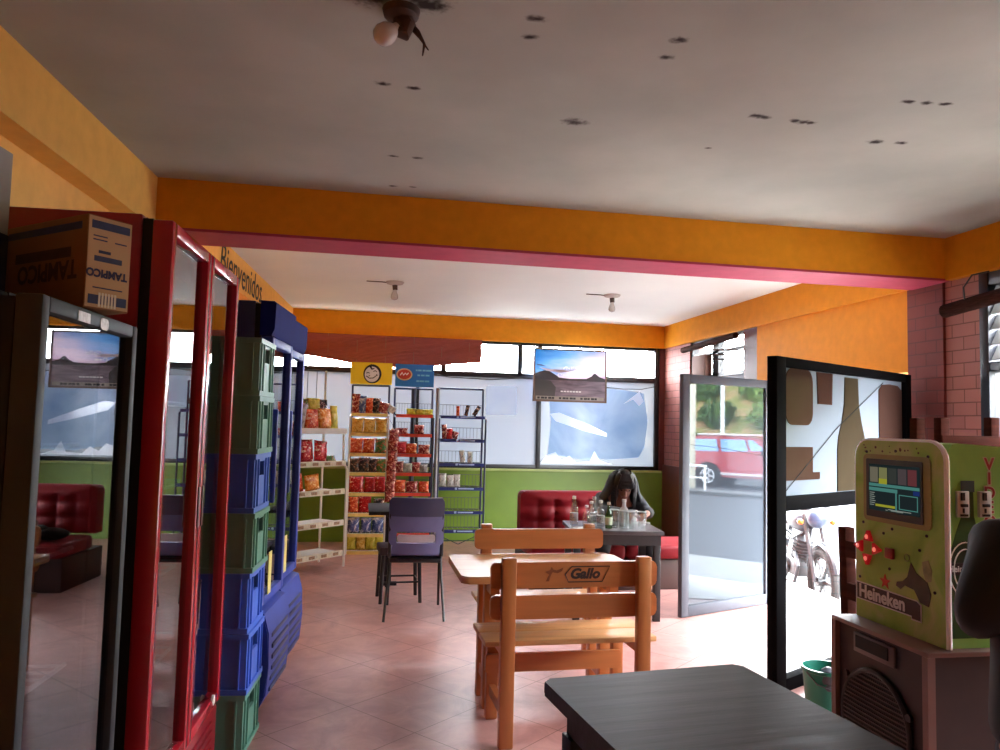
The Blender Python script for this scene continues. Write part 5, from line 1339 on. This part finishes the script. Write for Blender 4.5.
mb = MB(); mb.sphere((0,.016,.036),(.086,.098,.088),20,14).sphere((0,.034,-.02),(.080,.078,.082),18,12); o = mb.build('hair', hair_m, t); o.data.transform(HX)
f = Fig()
core = f.chain([((0,0,.68),(.19,.155)),((0,0,.80),(.185,.15)),((0,.0,.93),(.175,.145)),((0,.0,1.05),(.18,.15)),((0,-.003,1.15),(.155,.128)),((0,.003,1.22),(.10,.092)),((0,.012,1.275),(.074,.074)),((0,.016,1.29),(.07,.07))])
for sx in (-1, 1): f.chain([((sx*.15,0,1.15),.085),((sx*.21,-.03,1.03),.064),((sx*.165,.075,.985),.048),((sx*.12,.15,.985),.038)], core[4])
f.skin('jacket', M('black_jacket', (20, 20, 24), .7, var=.25, scale=10), t)
f = Fig(); core = f.chain([((0,0,.90),(.13,.105)),((0,0,.80),(.15,.122)),((0,0,.72),(.15,.122))])
for sx in (-1, 1): f.chain([((sx*.085,0,.62),.088),((sx*.09,.015,.43),.078),((sx*.092,-.01,.22),.068),((sx*.094,-.015,.10),.062)], core[2])
f.skin('jeans', jean, t)
for sx in (-1, 1): mb = MB(); mb.sphere((sx*.098,.065,.036),(.048,.12,.040),14,8); mb.build('shoe', rubber, t)

# ------------------------------------------------------------------ the street
asph = art_mat('asphalt', [(.3,(36,38,43)),(.5,(44,46,51)),(.7,(50,52,57))], 2.5, .3, .8)
struct(MB().box(3.96, -60, -.7, 70, 60, -.52).build('street', asph, smooth=False))
pave = M('pale_pavement', (124, 124, 122), .8, var=.08, scale=3)
struct(MB().box(-40, 9.21, -.7, 3.94, 60, -.52).build('pavement', pave, smooth=False))
struct(MB().box(3.97, -30, -.519, 8.2, 40, -.512).build('pavement.001', pave, smooth=False))
struct(MB().box(18.7, -30, -.52, 19.7, 30, -.42).build('kerb', M('kerb_concrete', (74, 74, 74), .8), smooth=False))
# bank behind the road
bm = bmesh.new(); bmesh.ops.create_grid(bm, x_segments=40, y_segments=80, size=1.0)
for v in bm.verts:
    u, q_ = (v.co.x+1)/2, v.co.y
    v.co = Vector((29.5 + u*16, -6 + q_*30, -.55 + (u**.8)*11 + .5*math.sin(q_*21+u*9)*u + .35*math.sin(q_*47+u*23)*u))
q = MB(); q.bm.free(); q.bm = bm
struct(q.build('hillside', art_mat('earth_and_grass', [(.3,(88,96,44)),(.5,(120,116,66)),(.6,(150,120,86)),(.75,(90,110,50))], .9, 1.0, .9), None, ang=3))
leafm = [art_mat('dark_leaves', [(.3,(26,46,22)),(.5,(52,80,36)),(.7,(84,112,52))], 2.2, .8, .8), art_mat('light_leaves', [(.3,(60,84,36)),(.5,(98,126,60)),(.7,(140,156,92))], 2.0, .8, .8)]
def bush_mesh(seed, n=700):
    rnd = random.Random(seed); bm = bmesh.new()
    for _ in range(n):
        d_ = Vector((rnd.gauss(0,1), rnd.gauss(0,1), abs(rnd.gauss(0,.9)))).normalized() * (rnd.uniform(.55, 1.0))
        X = Matrix.Translation(d_) @ Euler((rnd.uniform(0,6), rnd.uniform(0,6), rnd.uniform(0,6))).to_matrix().to_4x4()
        s_ = rnd.uniform(.06, .15)
        a = [bm.verts.new(X @ Vector(p)) for p in ((-s_,0,0),(0,-s_*.5,.02),(s_,0,0),(0,s_*.5,.02))]; bm.faces.new(a)
    bmesh.ops.create_icosphere(bm, subdivisions=2, radius=.62, matrix=Matrix.Translation((0,0,.15)))
    me = bpy.data.meshes.new('foliage'); bm.to_mesh(me); bm.free(); return me
bms = []
for k in range(4): me = bush_mesh(k); me.materials.append(leafm[k % 2]); bms.append(me)
rnd = random.Random(4)
bg_ = 0
i = 0
for iu in range(6):
    for iy in range(9):
        u = .03 + iu*.11 + rnd.uniform(-.012, .012); y = -15.2 + iy*2.35 + (iu % 2)*1.1 + rnd.uniform(-.15, .15); s_ = rnd.uniform(.88, 1.0)
        o = bpy.data.objects.new('bush', bms[(i*3+iu) % 4]); C.objects.link(o); dk_ = (i*3+iu) % 4 % 2 == 0; i += 1
        o.location = (29.5 + u*16, y, -.55 + (u**.8)*11 + .1); o.scale = (s_, s_*1.12, s_*1.15); o.rotation_euler = (0, 0, rnd.uniform(0, 6))
        tag(o, ('dark green bush on the bank across the street, mirrored in the aluminium door' if dk_ else 'light green bush on the bank across the street, mirrored in the aluminium door'), 'bush', 'dark bushes on the bank' if dk_ else 'light bushes on the bank')
# street pole and white railing
t = thing('utility_pole', 'slim white pole across the street, mirrored in the aluminium door', 'pole', (27.6, -3.07, -.52))
MB().cyl((0,0,0),(0,0,7.5),.09,.07).build('shaft', M('white_pole_paint', (214, 214, 210), .5), t); MB().cyl((0,0,0),(0,0,.15),.2).build('base', M('kerb_concrete', (150,148,142)), t)
t = thing('concrete_post', 'pale square concrete post at the edge of the mirrored street view', 'post', (20.6, -1.75, -.52))
MB().box(-.16,-.16,0,.16,.16,4.6,.02).build('shaft', M('pale_post_paint', (196, 190, 170), .7), t); MB().box(-.2,-.2,4.6,.2,.2,4.72).build('cap', M('kerb_concrete', (150,148,142)), t)
t = thing('railing', 'low white metal railing along the far side of the street', 'railing', (19.2, -2.6, -.42))
wp = M('white_rail_paint', (226, 226, 222), .5)
for k in range(5): MB().cyl((0,-1.9+k*.95,0),(0,-1.9+k*.95,.72),.035).build('post', wp, t)
MB().cyl((0,-1.95,.72),(0,1.95,.72),.035).build('rail', wp, t); MB().cyl((0,-1.95,.36),(0,1.95,.36),.025).build('rail', wp, t)

# red sport utility vehicle parked across the street (front towards +y)
car_red = M('red_car_paint', (150, 22, 40), .25, var=.05, coat=.6)
t = thing('car', 'red car parked across the street, mirrored in the aluminium door', 'car', (23.0, -.30, -.52))
prof = [(-2.25,.55),(-2.28,.95),(-2.20,1.10),(-2.12,1.22),(-1.98,1.68),(-1.75,1.74),(.05,1.74),(.35,1.66),(.95,1.14),(2.05,1.02),(2.25,.86),(2.28,.52),(2.1,.34),(-2.1,.34)]
mb = MB(); bmv = []
for x, k_ in ((-.86,.0),(-.90,1),(.90,1),(.86,0)):
    bmv.append([mb.bm.verts.new(((x if z < 1.15 else x*.86), y*(1 if k_ else .99), z)) for y, z in prof])
for i in range(3): mb.bridge(bmv[i], bmv[i+1])
mb.bm.faces.new(bmv[0]); mb.bm.faces.new(bmv[3][::-1])
body_ = mb.build('body', car_red, t, ang=.5)
cgl = M('car_glass', (120, 160, 200), .08, var=.15, spec=.9); dk = M('dark_trim', (24,24,28), .5)
for sx in (-1, 1):
    x = sx*.80
    for pts in ([(-1.95,1.20),(-1.84,1.60),(-1.12,1.62),(-1.02,1.20)],[(-.92,1.20),(-.98,1.62),(-.15,1.62),(.0,1.20)],[(.08,1.20),(-.05,1.62),(.12,1.61),(.66,1.20)]):
        MB().prism(pts, sx*.76, sx*.835, lambda u, v, d: (d, u, v)).build('side_window', cgl, t)
    MB().box(min(sx*.895,sx*.91), -2.0, .42, max(sx*.895,sx*.91), 2.0, .50).build('side_sill', M('pale_sill', (196,186,186), .4), t)
    MB().box(min(sx*.70,sx*.76), -1.8, 1.745, max(sx*.70,sx*.76), .0, 1.80, .01).build('roof_rail', M('pale_sill', (196,186,186)), t)
    MB().box(min(sx*.84,sx*1.02), .45, 1.12, max(sx*.84,sx*1.02), .60, 1.28, .02).build('wing_mirror', dk, t)
    for y in (-1.38, 1.42):
        MB().cyl((sx*.80,y,.37),(sx*.915,y,.37),.46,seg=28).build('wheel_arch', dk, t)
        MB().lathe([(.0,-.10),(.30,-.10),(.36,-.07),(.36,.07),(.30,.10),(.0,.10)], seg=28, X=Matrix.Translation((sx*.83,y,.36)) @ Matrix.Rotation(R(90),4,'Y')).build('tyre', rubber, t)
        mb = MB(); mb.cyl((sx*.93,y,.36),(sx*.936,y,.36),.10,seg=16)
        for a in range(5): mb.bar((sx*.934,y,.36),(sx*.934,y+.23*math.cos(a*2*math.pi/5),.36+.23*math.sin(a*2*math.pi/5)),.07,.012,(1,0,0))
        mb.tube([(sx*.934,y+.235*math.cos(a*math.pi/12),.36+.235*math.sin(a*math.pi/12)) for a in range(24)],.02,6,True); mb.build('wheel_rim', M('silver_rim',(190,190,194),.3,metal=.6), t)
MB().prism([(-.78,1.20),(.78,1.20),(.68,1.60),(-.68,1.60)], -2.13, -2.0, lambda u, v, d: (u, d + .2*(v-1.2)/.4, v)).build('rear_window', cgl, t)
MB().box(-.88,-2.34,.45,.88,-2.24,.68,.03).build('rear_bumper', dk, t)

# motorcycle parked at the doorway
t = thing('motorcycle', 'black motorcycle parked in the bright street outside the door', 'motorcycle', (4.85, 7.30, -.512), math.atan2(7.28-8.40, 4.86-5.06))
t.scale = (1.1, 1.1, 1.1)
# local +x is forward; front wheel at x = 0, rear at x = -1.22
def wheel(x, nm):
    mb = MB(); mb.tube([(x+.27*math.cos(a*math.pi/18), 0, .31+.27*math.sin(a*math.pi/18)) for a in range(36)], .042, 10, True); wv = mb.build(nm, rubber, t)
    mb = MB(); mb.tube([(x+.225*math.cos(a*math.pi/18), 0, .31+.225*math.sin(a*math.pi/18)) for a in range(36)], .014, 8, True)
    mb.cyl((x,-.06,.31),(x,.06,.31),.045)
    for a in range(6): mb.bar((x,0,.31),(x+.22*math.cos(a*math.pi/3),0,.31+.22*math.sin(a*math.pi/3)),.03,.02,(0,1,0))
    mb.build('wheel_spokes', M('grey_alloy',(34,35,38),.5), wv)
wheel(0,'front_wheel'); wheel(-1.22,'rear_wheel')
mk = M('motorcycle_black', (26,27,34), .35, var=.1); mg = M('engine_metal', (44, 45, 48), .5, var=.35, scale=14); chrome = M('dull_chrome', (60, 60, 64), .35, metal=.3)
mb = MB()
for sy in (-1,1): mb.tube([(0,sy*.075,.31),(-.22,sy*.075,.82),(-.26,sy*.07,.92)], .022, 8)
mb.build('fork', chrome, t)
mb = MB(); mb.tube([(-.24,0,.90),(-.45,0,.72),(-.70,0,.62),(-1.0,0,.68),(-1.35,0,.76)], .03, 8); mb.tube([(-.28,0,.78),(-.42,0,.42),(-.55,0,.28),(-.85,0,.27),(-1.22,0,.31)], .024, 8); mb.build('frame', mk, t)
mb = MB(); mb.sphere((-.50,0,.84),(.25,.13,.12),18,12); mb.build('fuel_tank', M('tank_dark_blue',(26,28,40),.4), t)
mb = MB(); mb.sphere((-.93,0,.80),(.32,.12,.055),18,10); mb.sphere((-1.18,0,.83),(.16,.11,.06),14,8); mb.build('seat', rubber, t)
mb = MB(); mb.box(-.74,-.11,.27,-.40,.11,.46,.03); mb.cyl((-.50,0,.42),(-.42,0,.66),.09,.085)
for k in range(6): mb.cyl((-.50+.014*k,0,.46+.033*k),(-.497+.014*k,0,.47+.033*k),.115)
mb.cyl((-.62,-.14,.36),(-.62,.14,.36),.085); mb.build('engine', mg, t)
mb = MB(); mb.tube([(-.42,-.10,.52),(-.30,-.12,.40),(-.36,-.13,.24),(-.70,-.15,.23),(-1.0,-.16,.30),(-1.40,-.17,.42)], [.02,.02,.02,.025,.045,.05], 10); mb.tube([(-.42,.10,.52),(-.30,.12,.40),(-.36,.13,.24),(-.70,.15,.23),(-1.0,.16,.30),(-1.40,.17,.42)], [.02,.02,.02,.025,.045,.05], 10); mb.build('exhaust', chrome, t)
mb = MB(); mb.tube([(.30*math.cos(R(a))*1.0, 0, .31+.34*math.sin(R(a))) for a in range(20,165,12)], .035, 8); mb.build('front_fender', mk, t)
mb = MB(); mb.tube([(-1.22+.36*math.cos(R(a)), 0, .33+.36*math.sin(R(a))) for a in range(40,190,12)], .04, 8); mb.tube([(-1.30,0,.80),(-1.48,0,.88),(-1.55,0,.86)], .04, 8); mb.build('rear_fender', mk, t)
mb = MB(); mb.tube([(-.36,-.38,1.02),(-.30,-.28,1.05),(-.26,-.10,.97),(-.26,.10,.97),(-.30,.28,1.05),(-.36,.38,1.02)], .014, 8); hb = mb.build('handlebar', mk, t)
for sy in (-1,1):
    mb = MB(); mb.tube([(-.30,sy*.27,1.05),(-.27,sy*.33,1.18),(-.28,sy*.36,1.24)], .007, 6); mb.sphere((-.29,sy*.38,1.27),(.02,.07,.045),12,8); mb.build('mirror', mk, hb)
    mb = MB(); mb.sphere((-.14,sy*.16,.86),(.04,.03,.03),12,8); mb.build('turn_signal', M('orange_lens',(190,84,16),.4), t)
mb = MB(); mb.sphere((-.12,0,.90),(.10,.10,.10),16,12); mb.build('headlight', M('headlight_shell',(40,50,72),.4), t)
mb = MB(); mb.tube([(-1.22,-.09,.33),(-1.05,-.11,.72)], .025, 8); mb.tube([(-1.22,.09,.33),(-1.05,.11,.72)], .025, 8); mb.build('shock_absorber', chrome, t)
mb = MB(); mb.tube([(-.60,-.10,.24),(-.62,-.28,.01)], .012, 6); mb.build('side_stand', mk, t)
# blue banner seen through the near right window
t = thing('banner', 'bright blue banner outside the near right window', 'banner', (5.4, 6.95, -.512))
MB().box(-.01,-1.5,1.62,.01,.0,2.5).build('banner_cloth', art_mat('blue_banner_print', [(.3,(3,32,46)),(.55,(6,40,54)),(.75,(24,52,58))], 3, .8, .5), t)
for y in (-1.5,.0): MB().cyl((0,y,0),(0,y,2.6),.03).build('post', black_metal, t)
